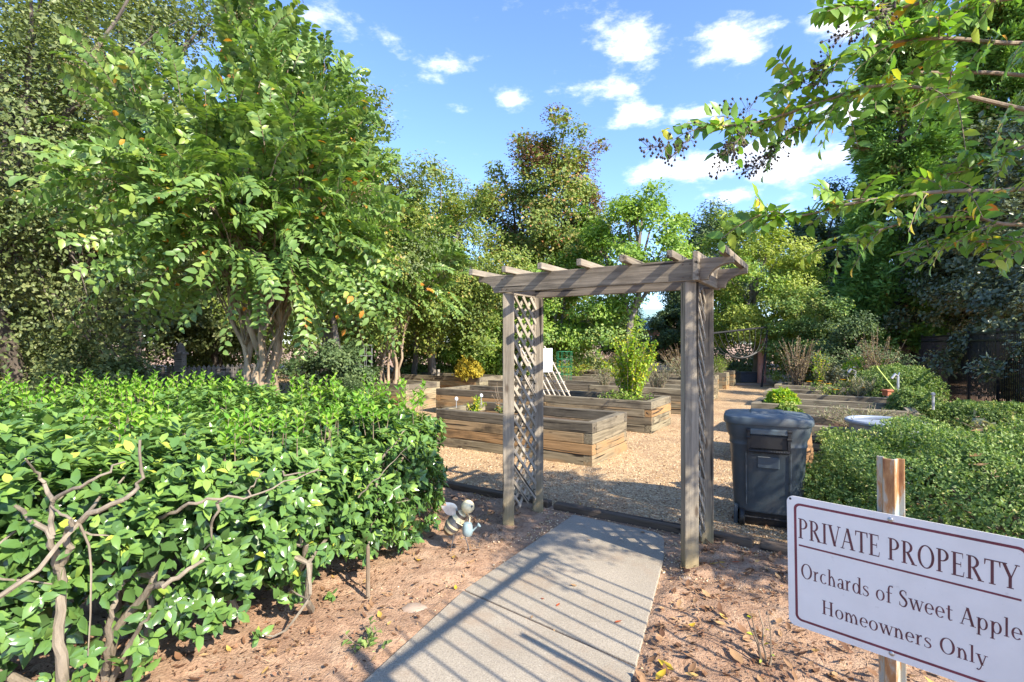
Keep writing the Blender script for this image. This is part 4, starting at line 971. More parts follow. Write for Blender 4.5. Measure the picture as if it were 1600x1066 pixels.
def crape_myrtle(label, base, H, R, nfr, L, stems, seed, zlow, single=0, panicles=25, nper=17, group='crape myrtles', keep=None, vis_cell=14):
    rg = np.random.default_rng(seed); base = np.array([base[0], base[1], 0.])
    t = thing('crape_myrtle', label, 'tree', base, 0, group)
    tops = []
    for s in range(stems):
        a = 2*pi*s/stems+rg.normal()*.25; r0 = .10+.16*rg.random(); b0 = base+np.array([cos(a)*r0, sin(a)*r0*.8, -.05]); hh = H*rg.uniform(.45, .6)
        tp = base+np.array([cos(a)*R*.24*rg.uniform(.6,1.2), sin(a)*R*.24*rg.uniform(.6,1.2), hh]); pts = curve_pts(b0, tp, (-cos(a)*.1, -sin(a)*.1, 0), 9, rg)
        MB().tube(pts, np.linspace(.062, .03, 9)*rg.uniform(.75,1.15)*(H/5.6)**.7, 9).build('trunk', M_['myrtle_bark'], t, smooth=True); tops.append(pts)
    ncl = nfr//9; d = rdir(rg, ncl); d[:,2] = d[:,2]*.9+.12
    cc = base+np.array([0, 0, (H+zlow)/2+.15]); rz = (H-zlow)/2
    r = .35+.65*rg.random(ncl)**.55; lob = 1+.20*np.sin(3*np.arctan2(d[:,1], d[:,0])+seed)+.12*np.sin(7*d[:,2]+seed)
    C = cc+d*np.array([R, R, rz])*(r*lob*.82)[:,None]
    ns = int(ncl*.45); a = rg.uniform(0, 2*pi, ns); rr_ = R*rg.uniform(.08, .72, ns)   # skirt of low drooping fronds round the stem tops
    C = np.vstack([C, base+np.stack([np.cos(a)*rr_, np.sin(a)*rr_, zlow+.52+(H-zlow)*.36*rg.random(ns)], 1)])
    for k in range(9):                          # leaders that break the outline
        a = rg.uniform(0, 2*pi); q = base+np.array([cos(a)*R*.55*rg.random(), sin(a)*R*.4, H-.1]); q[2] -= .5*((q[0]-base[0])/R)**2
        C = np.vstack([C, q, q+np.array([rg.normal()*.06, 0, .28]), q+np.array([rg.normal()*.08, 0, .28+.25*rg.random()])])
    mb = MB()
    for c in C[::2]:
        s = tops[rg.integers(stems)]; p = s[rg.integers(5, 9)]; mb.tube(curve_pts(p, c, (0,0,.12), 5, rg), np.linspace(.016, .005, 5), 5, False)
    S0 = np.repeat(C, 9, 0)+rg.normal(size=(len(C)*9, 3))*.10; o_ = unit(S0-(cc-np.array([0,0,rz*.55])))
    D0 = unit(o_+rdir(rg, len(S0))*.7+np.array([0,0,1.])*np.where(S0[:,2] > cc[2]-.1*rz, .75, .05)[:,None]); Ln = rg.uniform(.30, .75, len(S0))
    low = S0[:,2] < cc[2]-rz*.35; Ln[low] *= 1.15
    tw, P_, D, Nn = fronds(rg, S0, D0, Ln, nper, L, .38)
    if keep is not None:
        kk = np.array([keep(p) for p in P_]); P_, D, Nn = P_[kk], D[kk], Nn[kk]
    else:
        for w in tw[::2]: mb.tube(w[::2], [.004,.003,.002,.001], 4, False)
    mb.build('branches', M_['twig_bark'], t)
    l = L*rg.uniform(.7, 1.2, len(P_)); rnd = np.clip(rg.normal(.56, .2, len(P_)), 0, .96); rnd[rg.random(len(P_)) < .008] = 1
    rest = np.arange(len(P_))
    if single:
        big = pick_visible(P_, l, single, vis_cell); single_leaves(M_['myrtle_leaf'], t, P_[big], D[big], Nn[big], l[big], l[big]*.52, rnd[big]); rest = np.setdiff1d(rest, big)
    fr = P_[rest][:,1] < (base[1]-.5 if single else -9); r1, r0 = rest[fr], rest[~fr]
    if len(r1): leaf_obj('crown', M_['myrtle_leaf'], t, P_[r1], D[r1], Nn[r1], l[r1], l[r1]*.52, rnd[r1], 1, False, 'stuff')
    leaf_obj('crown', M_['myrtle_leaf'], t, P_[r0], D[r0], Nn[r0], l[r0], l[r0]*.56, rnd[r0], 0, False, 'stuff')
    pq = []
    for i in range(panicles):
        c = C[rg.integers(len(C))]
        if c[2] > cc[2]-.2*rz: panicle(pq, rg, c+unit((c-cc)[None])[0]*.35, unit((c-cc)[None])[0]+np.array([0,0,.6]), 70, .26)
    if pq:
        q = np.vstack(pq); leaf_obj('seed_heads', M_['panicle'], t, q, rdir(rg, len(q)), rdir(rg, len(q)), .016, .014, rg.random(len(q)), kind='stuff')
    return t
crape_myrtle('large crape myrtle with six bare stems behind the holly hedge', (-3.2, 6.5), 4.95, 1.75, 1500, .108, 7, 3, 1.72, 300, 46, nper=14)
crape_myrtle('smaller crape myrtle with fanned pale stems, farther back left of arbor', (-3.35, 14.2), 4.9, 2.1, 800, .13, 7, 8, 2.2, 0, 0)

# --- crape myrtle at the right, only its outer branches reach into view
rg = np.random.default_rng(77)
t = thing('crape_myrtle', 'crape myrtle whose leafy branches with dark seed heads hang in from top right', 'tree', (4.1, 1.75, 0), 0, 'crape myrtles')
mt = np.array([4.1, 1.75, 0.])
stops_ = []
for s in range(5):
    a = 2*pi*s/5; pts = curve_pts(mt+np.array([cos(a)*.12, sin(a)*.12, -.05]), mt+np.array([cos(a)*.5, sin(a)*.5, 2.3]), (0,0,0), 8, rg); stops_.append(pts)
    MB().tube(pts, np.linspace(.055, .03, 8), 9).build('trunk', M_['myrtle_bark'], t, smooth=True)
BR = [  # branch paths: photo pixels and depth, from outside the frame to the tip
 [(1900,230,2.3),(1600,165,2.25),(1480,138,2.2),(1370,128,2.15),(1270,158,2.1),(1180,185,2.05),(1105,192,2.0)],
 [(1900,60,2.4),(1600,62,2.3),(1480,54,2.25),(1385,62,2.2),(1300,92,2.15),(1225,130,2.1)],
 [(1900,150,2.7),(1600,112,2.6),(1480,108,2.5),(1400,112,2.45),(1330,150,2.4),(1260,190,2.3),(1200,225,2.25)],
 [(1900,240,2.3),(1600,288,2.2),(1500,292,2.2),(1420,298,2.15),(1330,312,2.1),(1255,330,2.1),(1180,330,2.05)],
 [(1900,330,2.6),(1600,345,2.5),(1520,332,2.5),(1430,338,2.45),(1350,362,2.4),(1290,385,2.4)],
 [(1900,-20,2.5),(1600,-10,2.4),(1500,10,2.35),(1430,28,2.3),(1370,60,2.3)],
 [(1900,380,2.7),(1640,372,2.6),(1560,372,2.6),(1480,372,2.55),(1400,392,2.5)],
 [(1850,-60,2.0),(1600,-40,1.95),(1480,-12,1.9),(1380,10,1.9),(1310,0,1.9)],
 [(1900,200,2.9),(1640,215,2.8),(1560,240,2.7),(1500,262,2.7),(1440,270,2.7)]]
mb = MB(); S0, D0, Ln = [], [], []; PQ = []
LP, LD, LN = [], [], []
for bi, br in enumerate(BR):
    pts = np.array(catmull([at(*q) for q in br], 8)); n = len(pts)
    st_ = stops_[bi % 5][-1]; mb.tube(np.vstack([curve_pts(st_, pts[0], (0,0,.1), 4, rg)[:-1], pts]), np.linspace(.012, .0025, n+3), 7, False)
    # leaves along the branch itself and on side twigs
    for i in range(6, n-1):
        u_f = i/n
        if rg.random() < .62:
            S0.append(pts[i]); tg = pts[i+1]-pts[i]; tg /= np.linalg.norm(tg); D0.append(tg*.9+rg.normal(size=3)*.5+np.array([0,0,.12])); Ln.append(rg.uniform(.10, .26)*(1.2-.45*u_f))
        if u_f > .35:
            tg = unit((pts[i+1]-pts[i])[None])[0]
            for f in (0, .5):
                s = 1 if rg.random() < .5 else -1; sd_ = unit(np.cross(tg, (0,0,1))[None])[0]*s
                LP.append(pts[i]+(pts[i+1]-pts[i])*f); LD.append(sd_+tg*.6+rg.normal(size=3)*.3); LN.append(np.array([0,0,1])+rg.normal(size=3)*.35)
    if bi in (0, 2, 1, 7):
        for _ in range(5 if bi in (0, 2) else 2): PQ.append((pts[-1-rg.integers(0, 9)]+rg.normal(size=3)*.05+np.array([-.03,0,-.03]), np.array([-.7,.1,-.45])+rg.normal(size=3)*.3))
tw, P_, D, Nn = fronds(rg, np.array(S0), np.array(D0), np.array(Ln), 20, .07, .3)
P_ = np.vstack([P_, np.array(LP)]); D = np.vstack([D, unit(np.array(LD))]); Nn = np.vstack([Nn, unit(np.array(LN))])
for w in tw: mb.tube(w[::2], [.003,.0025,.002,.001], 4, False)
mb.build('branches', M_['twig_bark'], t)
l = .066*rg.uniform(.65, 1.2, len(P_)); rnd = np.clip(rg.normal(.5, .2, len(P_)), 0, .93); kk = rg.random(len(P_)) < .03; rnd[kk] = rg.uniform(.92, 1, kk.sum())
big = pick_visible(P_, l, 300, 12); single_leaves(M_['branch_leaf'], t, P_[big], D[big], Nn[big], l[big], l[big]*.5, rnd[big]); rest = np.setdiff1d(np.arange(len(P_)), big)
leaf_obj('hanging_leaves', M_['branch_leaf'], t, P_[rest], D[rest], Nn[rest], l[rest], l[rest]*.5, rnd[rest], 1, True, 'stuff')
BQ = []; mb = MB()
for c, d in PQ:
    d = d/np.linalg.norm(d)
    for k in range(34):
        f = rg.random(); q = c+d*f*.13+rdir(rg, 1)[0]*.045*(1.1-.5*f); BQ.append(q); mb.tube([c+d*f*.09, q], .0009, 3, False)
mb.build('seed_stalks', M_['twig_bark'], t)['kind'] = 'stuff'
BQ = np.array(BQ); o6 = np.array([(1,0,0),(-1,0,0),(0,1,0),(0,-1,0),(0,0,1.2),(0,0,-1.2)])*.0058
F0 = np.array([(0,2,4),(2,1,4),(1,3,4),(3,0,4),(2,0,5),(1,2,5),(3,1,5),(0,3,5)])
o = link('seed_heads', np_mesh('seed_heads', to_local((BQ[:,None]+o6[None]).reshape(-1,3), t), (F0[None]+np.arange(len(BQ))[:,None,None]*6).reshape(-1,3), np.repeat(rg.random(len(BQ)), 8)), M_['berry'], t); o['kind'] = 'stuff'
# the rest of that crown stands outside the picture and shades bin, arbor foot and path end
d = rdir(rg, 62); C = np.array([4.0, 1.65, 3.25])+d*np.array([1.5, 1.1, 1.05])*(.4+.6*rg.random(62)**.5)[:,None]
C = C[(C[:,0] > C[:,1]*1.12+.25) & (C[:,0] < 4.75)]
S0 = np.repeat(C, 10, 0)+rg.normal(size=(len(C)*10,3))*.12; D0 = rdir(rg, len(S0))+np.array([0,0,.1]); tw, P_, D, Nn = fronds(rg, S0, D0, rg.uniform(.3,.6,len(S0)), 17, .075, .35)
k = (P_[:,0] > P_[:,1]*1.05+.02); P_, D, Nn = P_[k], D[k], Nn[k]; l = .078*rg.uniform(.7,1.2,len(P_))
leaf_obj('crown', M_['myrtle_leaf'], t, P_, D, Nn, l, l*.52, np.clip(rg.normal(.5,.2,len(P_)),0,.96), 0, False, 'stuff')
mb = MB()
for c in C[::2]: mb.tube(curve_pts(stops_[rg.integers(5)][-1], c, (0,0,.1), 5, rg), np.linspace(.018,.005,5), 5, False)
mb.build('limbs', M_['twig_bark'], t)

# --- trees around the garden
def px(u, Y): return ((u-800)/800*Y, Y)
LT = leafy_tree
LT('broadleaf_tree', 'dense dark green small-leaved tree filling the left edge, branches to the ground', px(20,8.6), 9, 4.6, 2.9, 3.9, .16, 'oak_leaf', 'dark_bark', 210, 50000, .066, 101, clump_r=.26, shell=.35, limbs=16)
LT('broadleaf_tree', 'tall dark tree behind the large crape myrtle, reaching the top edge', px(190,12.5), 12, 7.2, 3.2, 5.0, .2, 'oak_leaf', 'dark_bark', 190, 44000, .088, 102, clump_r=.26, limbs=14)
LT('broadleaf_tree', 'olive-green tree right behind the large crape myrtle, sloping outline', px(520,13.5), 9, 4.7, 2.5, 3.7, .16, 'olive_leaf', 'grey_bark', 170, 52000, .075, 103, clump_r=.26, limbs=12, mats2=('oak_leaf', lambda c, cc, r: r.random() < .35))
LT('broadleaf_tree', 'rounded olive-green tree left of the arbor, over the small crape myrtle', px(672,17), 7, 3.9, 2.5, 2.9, .14, 'olive_leaf', 'grey_bark', 150, 48000, .085, 104, clump_r=.27, limbs=10)
LT('maple_tree', 'tall tree with rust-red tinted top behind the arbor', px(848,21), 11, 6.3, 2.75, 4.2, .2, 'rusty_leaf', 'dark_bark', 190, 56000, .105, 105, clump_r=.25, limbs=14, mats2=('red_leaf', lambda c, cc, r: c[2] > cc[2]+1.7 and r.random() < .45 or (c[0] > cc[0]+1.5 and c[2] > cc[2]+.6 and r.random() < .8)))
LT('broadleaf_tree', 'slender airy light-green tree with leaning bare trunk above the arbor beam', px(968,16.5), 7, 4.9, 1.7, 1.75, .13, 'light_leaf', 'grey_bark', 70, 12500, .10, 106, lean=(.75,0), clump_r=.30, limbs=14, shell=.5)
LT('broadleaf_tree', 'yellow-green autumn tree right of the arbor', px(1178,21), 7, 3.9, 2.35, 2.7, .15, 'yellow_leaf', 'grey_bark', 130, 34000, .10, 107, clump_r=.27, limbs=12, mats2=('light_leaf', lambda c, cc, r: r.random() < .35))
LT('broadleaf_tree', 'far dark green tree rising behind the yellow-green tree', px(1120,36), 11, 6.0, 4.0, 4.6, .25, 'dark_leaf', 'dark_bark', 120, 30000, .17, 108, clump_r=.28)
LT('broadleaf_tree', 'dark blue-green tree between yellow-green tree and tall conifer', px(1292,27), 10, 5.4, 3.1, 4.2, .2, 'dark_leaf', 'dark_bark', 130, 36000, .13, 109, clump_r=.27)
LT('dogwood_tree', 'low bright green tree with layered leaves seen through the arbor', px(868,18), 5, 2.7, 2.4, 1.9, .1, 'light_leaf', 'grey_bark', 90, 24000, .10, 110, clump_r=.27, flat=.4, mats2=('herb_leaf', lambda c, cc, r: r.random() < .5))
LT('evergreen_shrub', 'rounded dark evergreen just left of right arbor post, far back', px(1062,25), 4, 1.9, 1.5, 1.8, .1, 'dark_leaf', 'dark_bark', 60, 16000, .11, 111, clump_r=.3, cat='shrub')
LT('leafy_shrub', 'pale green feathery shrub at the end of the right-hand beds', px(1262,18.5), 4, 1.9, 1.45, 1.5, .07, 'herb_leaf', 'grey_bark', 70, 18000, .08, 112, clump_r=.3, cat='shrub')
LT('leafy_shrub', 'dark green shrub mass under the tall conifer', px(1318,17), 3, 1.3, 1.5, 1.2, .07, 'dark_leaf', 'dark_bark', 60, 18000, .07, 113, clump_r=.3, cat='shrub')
LT('magnolia_tree', 'dark glossy evergreen tree overhanging the black fence at right', (16.6, 16.4), 10, 5.0, 2.9, 3.9, .2, 'magnolia_leaf', 'dark_bark', 210, 52000, .12, 114, clump_r=.24, shell=.5, limbs=14)
LT('evergreen_shrub', 'dark evergreen shrub behind the black fence, below the glossy tree', (11.9, 11.6), 4, 2.2, 1.7, 2.2, .08, 'magnolia_leaf', 'dark_bark', 90, 24000, .09, 115, clump_r=.3, cat='shrub')
LT('evergreen_shrub', 'dark glossy shrub behind the black fence at the right edge', (9.6, 7.8), 3, 1.2, 1.35, 1.1, .08, 'magnolia_leaf', 'dark_bark', 80, 20000, .075, 119, clump_r=.3, cat='shrub')
LT('vine_thicket', 'bright green vine-covered thicket behind the round yellow bush', px(742,19), 2.4, 1.25, 1.7, 1.0, .05, 'light_leaf', 'grey_bark', 60, 16000, .085, 116, clump_r=.28, cat='shrub')
LT('leafy_shrub', 'dark leafy shrub growing between bare trunks at far left', px(120,9.0), 2, .8, 1.1, .8, .05, 'oak_leaf', 'dark_bark', 60, 14000, .055, 117, clump_r=.3, cat='shrub')
LT('leafy_shrub', 'green undergrowth shrub right of the large crape myrtle stems', px(520,11.5), 2, .85, .95, .75, .05, 'dark_leaf', 'dark_bark', 60, 12000, .06, 118, clump_r=.3, cat='shrub')
# slim bare trunks in the shade under the left trees
for i, (u, Y, r, ln, lab) in enumerate(((128,9.6,.10,.2,'dark rough trunk at far left, nearest the frame edge'),(165,10.2,.085,-.3,'dark leaning trunk second from the left edge'),(205,10.8,.075,.35,'slim dark trunk just left of the wooden gatepost'),(528,13,.10,.05,'grey trunk between the two crape myrtles'),(648,18,.10,.1,'pale mottled trunk right of the smaller crape myrtle'),(668,19,.08,1.1,'pale slanting trunk leaning right behind the clipped low hedge'))):
    b = px(u, Y); LT('slim_tree', lab, b, 6, 4.3, 1.3, 1.5, r, 'oak_leaf', 'grey_bark' if i > 2 else 'dark_bark', 30, 6000, .075, 130+i, group='slim trees in the left background', lean=(ln, 0), limbs=6)
# far wood: one tree, many standing copies
w0 = LT('wood_tree', 'green tree in the wood behind the garden', (-15, 27), 11, 5.6, 3.6, 5.2, .22, 'olive_leaf', 'dark_bark', 120, 30000, .16, 150, group='trees of the wood behind the garden', clump_r=.28)
w1 = LT('wood_tree', 'green tree in the wood behind the garden', (-8, 29), 10, 4.6, 3.8, 4.4, .22, 'oak_leaf', 'dark_bark', 120, 30000, .16, 151, group='trees of the wood behind the garden', clump_r=.28)
rr = random.Random(4)
for i, (x, y, s) in enumerate(((-21,24,1.1),(-26,20,1.2),(-18,17,1.0),(-12,21,.85),(-5.5,25,.72),(-1.5,29,.7),(3,31,.75),(7,33,.5),(20,33,.8),(25,30,1.0),(28,24,1.1),(-14.5,13.5,.9),(-30,32,1.2),(19,22,.75))):
    copy_tree((w0, w1)[i % 2], (x, y, 0), rr.uniform(0, 6.28), (s, s*rr.uniform(.9, 1.1)))
# undergrowth that closes the view at ground level
rg = np.random.default_rng(9); n = 46000
x = rg.uniform(-24, 26, n); y = 21.5+.05*np.abs(x)+rg.uniform(0, 5, n)+np.where(x > 9, 3.5, 0); hgt = 1.6+.7*np.sin(x*.9)+.5*np.sin(x*2.3+1)+np.where(x < -2, 1.6, 0); z = hgt*rg.random(n)**.7
P_ = np.stack([x, y-.4*np.sin(x*1.7), np.maximum(z, .05)], 1); k = ~((x > 6.0) & (x < 11.5) & (y < 27))
l = .17*rg.uniform(.6,1.3,n)
o = leaf_obj('undergrowth', M_['oak_leaf'], None, P_[k], rdir(rg, k.sum()), unit(rdir(rg, k.sum())+np.array([0,-.4,.8])), l[k], l[k]*.6, rg.random(k.sum())); props(o, 'tangled green undergrowth along the back of the garden', 'undergrowth', kind='stuff')
x = rg.uniform(-16, -4.5, 26000); y = rg.uniform(7.5, 17, 26000); z = (.35+.3*np.sin(x*1.9+y)+.2*np.sin(y*2.7))*rg.random(26000); k = z > .02
k &= (x*.845-y*.535 < -14.2) | (y < 8.6)
P_ = np.stack([x, y, z], 1)[k]; l = .06*rg.uniform(.6,1.3,k.sum())
o = leaf_obj('ground_cover', M_['dark_leaf'], None, P_, rdir(rg, len(P_)), unit(rdir(rg, len(P_))+np.array([0,0,.8])), l, l*.6, rg.random(len(P_))); props(o, 'low shaded ground cover under the trees at left', 'ground cover', kind='stuff')

# --- tall conifer at right: drooping feathery sprays on whorled boughs
rg = np.random.default_rng(21); cb = np.array([15.5, 20.3, 0.]); CHT = 15.5
t = thing('conifer_tree', 'tall feathery green conifer with browned inner sprays beside the black fence', 'tree', cb)
MB().tube([cb, cb+np.array([0,0,CHT*.6]), cb+np.array([.05,0,CHT])], [.26,.16,.02], 10).build('trunk', M_['dark_bark'], t, smooth=True)
P_, D, Nn, R_ = [], [], [], []; mb = MB()
for i in range(720):
    z = .9+(CHT-1.0)*(rg.random()**.85); f = z/CHT; rad2 = (2.45*(1-f)**.40*(.85+.15*sin(z*2.1))+.1)*rg.uniform(.72, 1.1); a = rg.uniform(0, 2*pi)
    o0 = cb+np.array([0,0,z]); tip = o0+np.array([cos(a)*rad2, sin(a)*rad2, .12*rad2]); bp = curve_pts(o0, tip, (0,0,-.12*rad2), 6)
    if i % 3 == 0: mb.tube(bp, np.linspace(.03,.006,6), 4, False)
    k = int(64+54*rad2); fr = rg.uniform(.42, 1.0, k)**.8; base_ = np.stack([np.interp(fr, np.linspace(0,1,6), bp[:,j]) for j in range(3)], 1)
    q = rdir(rg, k)*rg.uniform(.03, .30, k)[:,None]; q[:,2] *= .8; outd = np.array([cos(a), sin(a), .15])
    P_.append(base_+q); D.append(unit(q*2.2+outd*.5+np.array([0,0,-.12])+rg.normal(size=(k,3))*.2)); Nn.append(unit(rdir(rg,k)+np.array([0,0,.6]))); R_.append(np.clip(rg.normal(.45,.18,k)+(.45 if rg.random() < .08 else 0)+np.where(fr < .62, .15, 0), 0, 1))
mb.build('branches', M_['dark_bark'], t); P_, D, Nn = map(np.vstack, (P_, D, Nn)); R_ = np.concatenate(R_); l = .24*rg.uniform(.6,1.3,len(P_))
leaf_obj('crown', M_['conifer_leaf'], t, P_, D, Nn, l, l*.34, R_, kind='stuff', droop=-.05)
copy_tree(t, (19.9, 20.8, 0), 2.1, (1.1, 1.12), 'second tall conifer, right of the first, behind the overhanging branches')

# ------------------------------------------------------------------ clipped shrubs and garden plants
def mound(name, label, c, rx, ry, h, mat, n, L, seed, group=None, cat='shrub', box=2.6, rotz=0., z0=.05, rough=.04, stems=5):
    """clipped mound: small leaves in a shell over a superellipsoid, on short stems"""
    rg = np.random.default_rng(seed); t = thing(name, label, cat, (c[0], c[1], c[2] if len(c) > 2 else 0), 0, group); zb = c[2] if len(c) > 2 else 0
    d = rdir(rg, n); d[:,2] = np.abs(d[:,2]); p = box
    r = (np.abs(d[:,0])**p+np.abs(d[:,1])**p+np.abs(d[:,2])**p)**(-1/p); wob = 1+rough*np.sin(d[:,0]*9+seed)*np.sin(d[:,1]*8)+rough*.8*np.sin(d[:,2]*13+d[:,0]*11)
    s = 1-np.abs(rg.normal(size=n))*.07; Q = d*(r*wob*s)[:,None]*np.array([rx, ry, h]); cr, sr = cos(rotz), sin(rotz)
    Q = np.stack([Q[:,0]*cr-Q[:,1]*sr, Q[:,0]*sr+Q[:,1]*cr, Q[:,2]], 1); P_ = Q+np.array([c[0], c[1], zb+z0]); out_ = unit(Q/np.array([rx, rx, h]))
    D = unit(out_*.7+rdir(rg, n)); Nn = unit(out_+rdir(rg, n)*.7+np.array([0,0,.4])); l = L*rg.uniform(.65,1.3,n)
    leaf_obj('foliage', M_[mat], t, P_, D, Nn, l, l*.6, np.clip(rg.normal(.48,.22,n), 0, 1), kind='stuff')
    m = n//14; j = rg.integers(0, n, m); sp = np.repeat(P_[j]+out_[j]*rg.uniform(0,.5,m)[:,None]*L*2.2, 4, 0)+rdir(rg, m*4)*L*.35   # stray sprigs
    dd = unit(np.repeat(out_[j], 4, 0)*.8+rdir(rg, m*4)); leaf_obj('sprigs', M_[mat], t, sp, dd, unit(rdir(rg, m*4)+np.array([0,0,.8])), L*1.1, L*.62, rg.uniform(.5,1,m*4), kind='stuff')
    m = max(500, n//11); j = rg.integers(0, n, m); P2 = np.array([c[0], c[1], zb+z0])+Q[j]*rg.uniform(.78,.93,m)[:,None]
    leaf_obj('inner_foliage', M_[mat], t, P2, rdir(rg, m), unit(out_[j]+rdir(rg, m)*.4), L*3.2*rg.uniform(.8,1.2,m), L*2.2, rg.uniform(0,.3,m), kind='stuff')  # filler leaves coloured dark to paint the shade inside the mound
    mb = MB()
    for k in range(stems*3):
        a = rg.uniform(0, 2*pi); e = np.array([c[0]+cos(a)*rx*.75*rg.random(), c[1]+sin(a)*ry*.75*rg.random(), zb+h*rg.uniform(.5,.9)]); mb.tube(curve_pts((c[0]+cos(a)*.05, c[1]+sin(a)*.05, zb-.03), e, rg.normal(size=3)*.04, 4), np.linspace(.014,.004,4), 5, False)
    mb.build('stems', M_['hedge_bark'], t); return t
mound('box_shrub', 'wide clipped box hedge in the right foreground, behind the sign', (4.15, 4.25), 1.6, 1.2, .80, 'box_leaf', 56000, .026, 201, 'clipped box shrubs', rotz=TH*.6, rough=.09, box=2.8)
P5 = gr
mound('box_shrub', 'largest clipped rounded box shrub in front of black fence', (8.05,10.7), .80, .6, 1.05, 'box_leaf', 14000, .034, 202, 'clipped box shrubs', box=3.4)
mound('box_shrub', 'small round box shrub beside the leaning green pole', (6.6,8.45), .36, .34, .80, 'box_leaf', 9000, .028, 203, 'clipped box shrubs', box=2.8)
mound('box_shrub', 'low flat clipped box hedge against the black fence at right edge', (7.45,7.9), 1.0, .5, .62, 'box_leaf', 14000, .03, 204, 'clipped box shrubs', rotz=TH, box=3.2)
mound('box_shrub', 'pale variegated clipped shrub behind the largest round box shrub', (9.0,13), .7, .6, 1.2, 'lime_leaf', 8000, .04, 205, 'clipped box shrubs')
mound('box_shrub', 'low clipped hedge behind the left beds, left of the yellow bush', (-3.0,18.6), 1.25, .6, .75, 'box_leaf', 14000, .045, 206, 'clipped box shrubs', box=3.4)
mound('box_shrub', 'small dark clipped mound under the large crape myrtle stems', (-2.8,8.6), .5,.45,.95, 'dark_leaf', 9000, .03, 207, 'clipped box shrubs')
mound('box_shrub', 'dark clipped mound left of crape myrtle stems, before the picket fence', (-4.9,8.4), .7,.5,.98, 'dark_leaf', 9000, .032, 208, 'clipped box shrubs')
mound('chrysanthemum', 'round bush thick with yellow flowers in a far left bed', (*px(733,15.5), .56), .37, .33, .48, 'yellow_flower', 2600, .055, 209, None, 'flower', box=2.0, z0=.06, rough=.16)
mound('trailing_plant', 'light green leafy plant spilling over the corner of right-hand bed', (4.78,9.05,.30), .24,.24,.42, 'lime_leaf', 2600, .045, 210, None, 'plant', box=2.4)
mound('trailing_plant', 'reddish-green plant creeping over the bed edge below the light green one', (4.62,8.55,.06), .22,.2,.46, 'herb_leaf', 2200, .045, 211, None, 'plant', box=2.4)

def herb(name, label, base, h, r, nst, nlf, L, mat, seed, group='plants growing in the raised beds', wl=.5, spread=.5, flowers=None, cat='plant', lean=.3):
    """upright stems from one root, leaves all along them, optional flower heads"""
    rg = np.random.default_rng(seed); b = np.array(base, float); t = thing(name, label, cat, b, 0, group); mb = MB(); P_, D, Nn, tips = [], [], [], []
    for s in range(nst):
        a = rg.uniform(0, 2*pi); q = rg.random()**.6; hh = h*rg.uniform(.6, 1.05)*(1-.25*q); s0 = b+np.array([cos(a), sin(a), 0])*r*q*spread*.5; tip = b+np.array([cos(a)*r*q, sin(a)*r*q, hh])
        pts = curve_pts(s0-np.array([0,0,.03]), tip, np.array([cos(a), sin(a), 0])*-.12*r, 5, rg); mb.tube(pts, np.linspace(.006,.002,5)*(1+h*.5), 4, False); tips.append(tip)
        f = rg.uniform(.12, 1, nlf); pp = np.stack([np.interp(f, np.linspace(0,1,5), pts[:,j]) for j in range(3)], 1); P_.append(pp); D.append(unit(rdir(rg, nlf)+np.array([0,0,lean]))); Nn.append(unit(rdir(rg, nlf)*.6+np.array([0,0,1])))
    mb.build('stems', M_['twig_bark'], t); P_, D, Nn = map(np.vstack, (P_, D, Nn)); l = L*rg.uniform(.6,1.3,len(P_))
    leaf_obj('foliage', M_[mat], t, P_, D, Nn, l, l*wl, rg.random(len(P_)), kind='stuff')
    if flowers:
        fm, fn, fs = flowers; FP, FD = [], []
        for tip in tips[:fn]:
            for k in range(9): FP.append(tip+np.array([0,0,.005])); FD.append((cos(k*.7), sin(k*.7), .25))
        leaf_obj('flowers', M_[fm], t, np.array(FP), np.array(FD), np.tile((0,0,1.), (len(FP),1)), fs, fs*.6, rg.random(len(FP)), kind='stuff')
    return t
BT = .50
herb('tall_shrub', 'tall yellow-green upright shrub growing from the second raised bed', G(-3.35, 9.55, .48), 1.42, .62, 56, 105, .066, 'lime_leaf', 301, 'plants growing in the raised beds')
herb('low_herb', 'fresh green low herb carpet at the foot of tall yellow-green shrub', G(-3.35, 9.3, .46), .28, .55, 60, 26, .05, 'light_leaf', 302)
herb('marigold', 'marigold with orange-yellow blooms in the nearest raised bed', G(-4.35, 6.65, .42), .26, .16, 16, 16, .045, 'herb_leaf', 303, flowers=('orange_flower', 7, .026))
herb('bedding_plant', 'small yellow-leaved bedding plant at left end of nearest raised bed', G(-5.05, 6.85, .44), .30, .20, 18, 22, .05, 'lime_leaf', 304)
herb('bare_plant', 'thin nearly leafless stalk leaning in the nearest raised bed', G(-4.55, 6.9, .42), .62, .30, 6, 7, .03, 'dry_stem_leaf', 305)
herb('lavender', 'grey-green feathery herb right of the tall yellow-green shrub', G(-3.6, 12.2, .5), .75, .5, 46, 36, .05, 'grey_herb_leaf', 306, wl=.2)
herb('lavender', 'grey-green herb in the bed behind the tall shrub, left of it', G(-5.0, 12.3, .5), .55, .45, 40, 30, .05, 'grey_herb_leaf', 307, wl=.2)
herb('flower_clump', 'yellow flower clump in a far bed behind the slatted frame', G(-7.2, 15.0, .5), .55, .8, 50, 24, .06, 'lime_leaf', 308, flowers=('yellow_flower', 34, .06))
herb('flower_clump', 'second yellow flower clump right of the first, far bed', G(-5.8, 15.2, .5), .50, .7, 46, 24, .06, 'lime_leaf', 309, flowers=('yellow_flower', 28, .06))
herb('dry_plant', 'dry brownish stalks standing in a far left bed', G(-6.4, 18.0, .5), 1.0, 1.1, 70, 22, .06, 'dry_stem_leaf', 310)
herb('dry_plant', 'straw-coloured tall stalks behind the tall yellow-green shrub', G(-4.6, 18.0, .5), 1.1, .8, 60, 22, .06, 'dry_stem_leaf', 311)
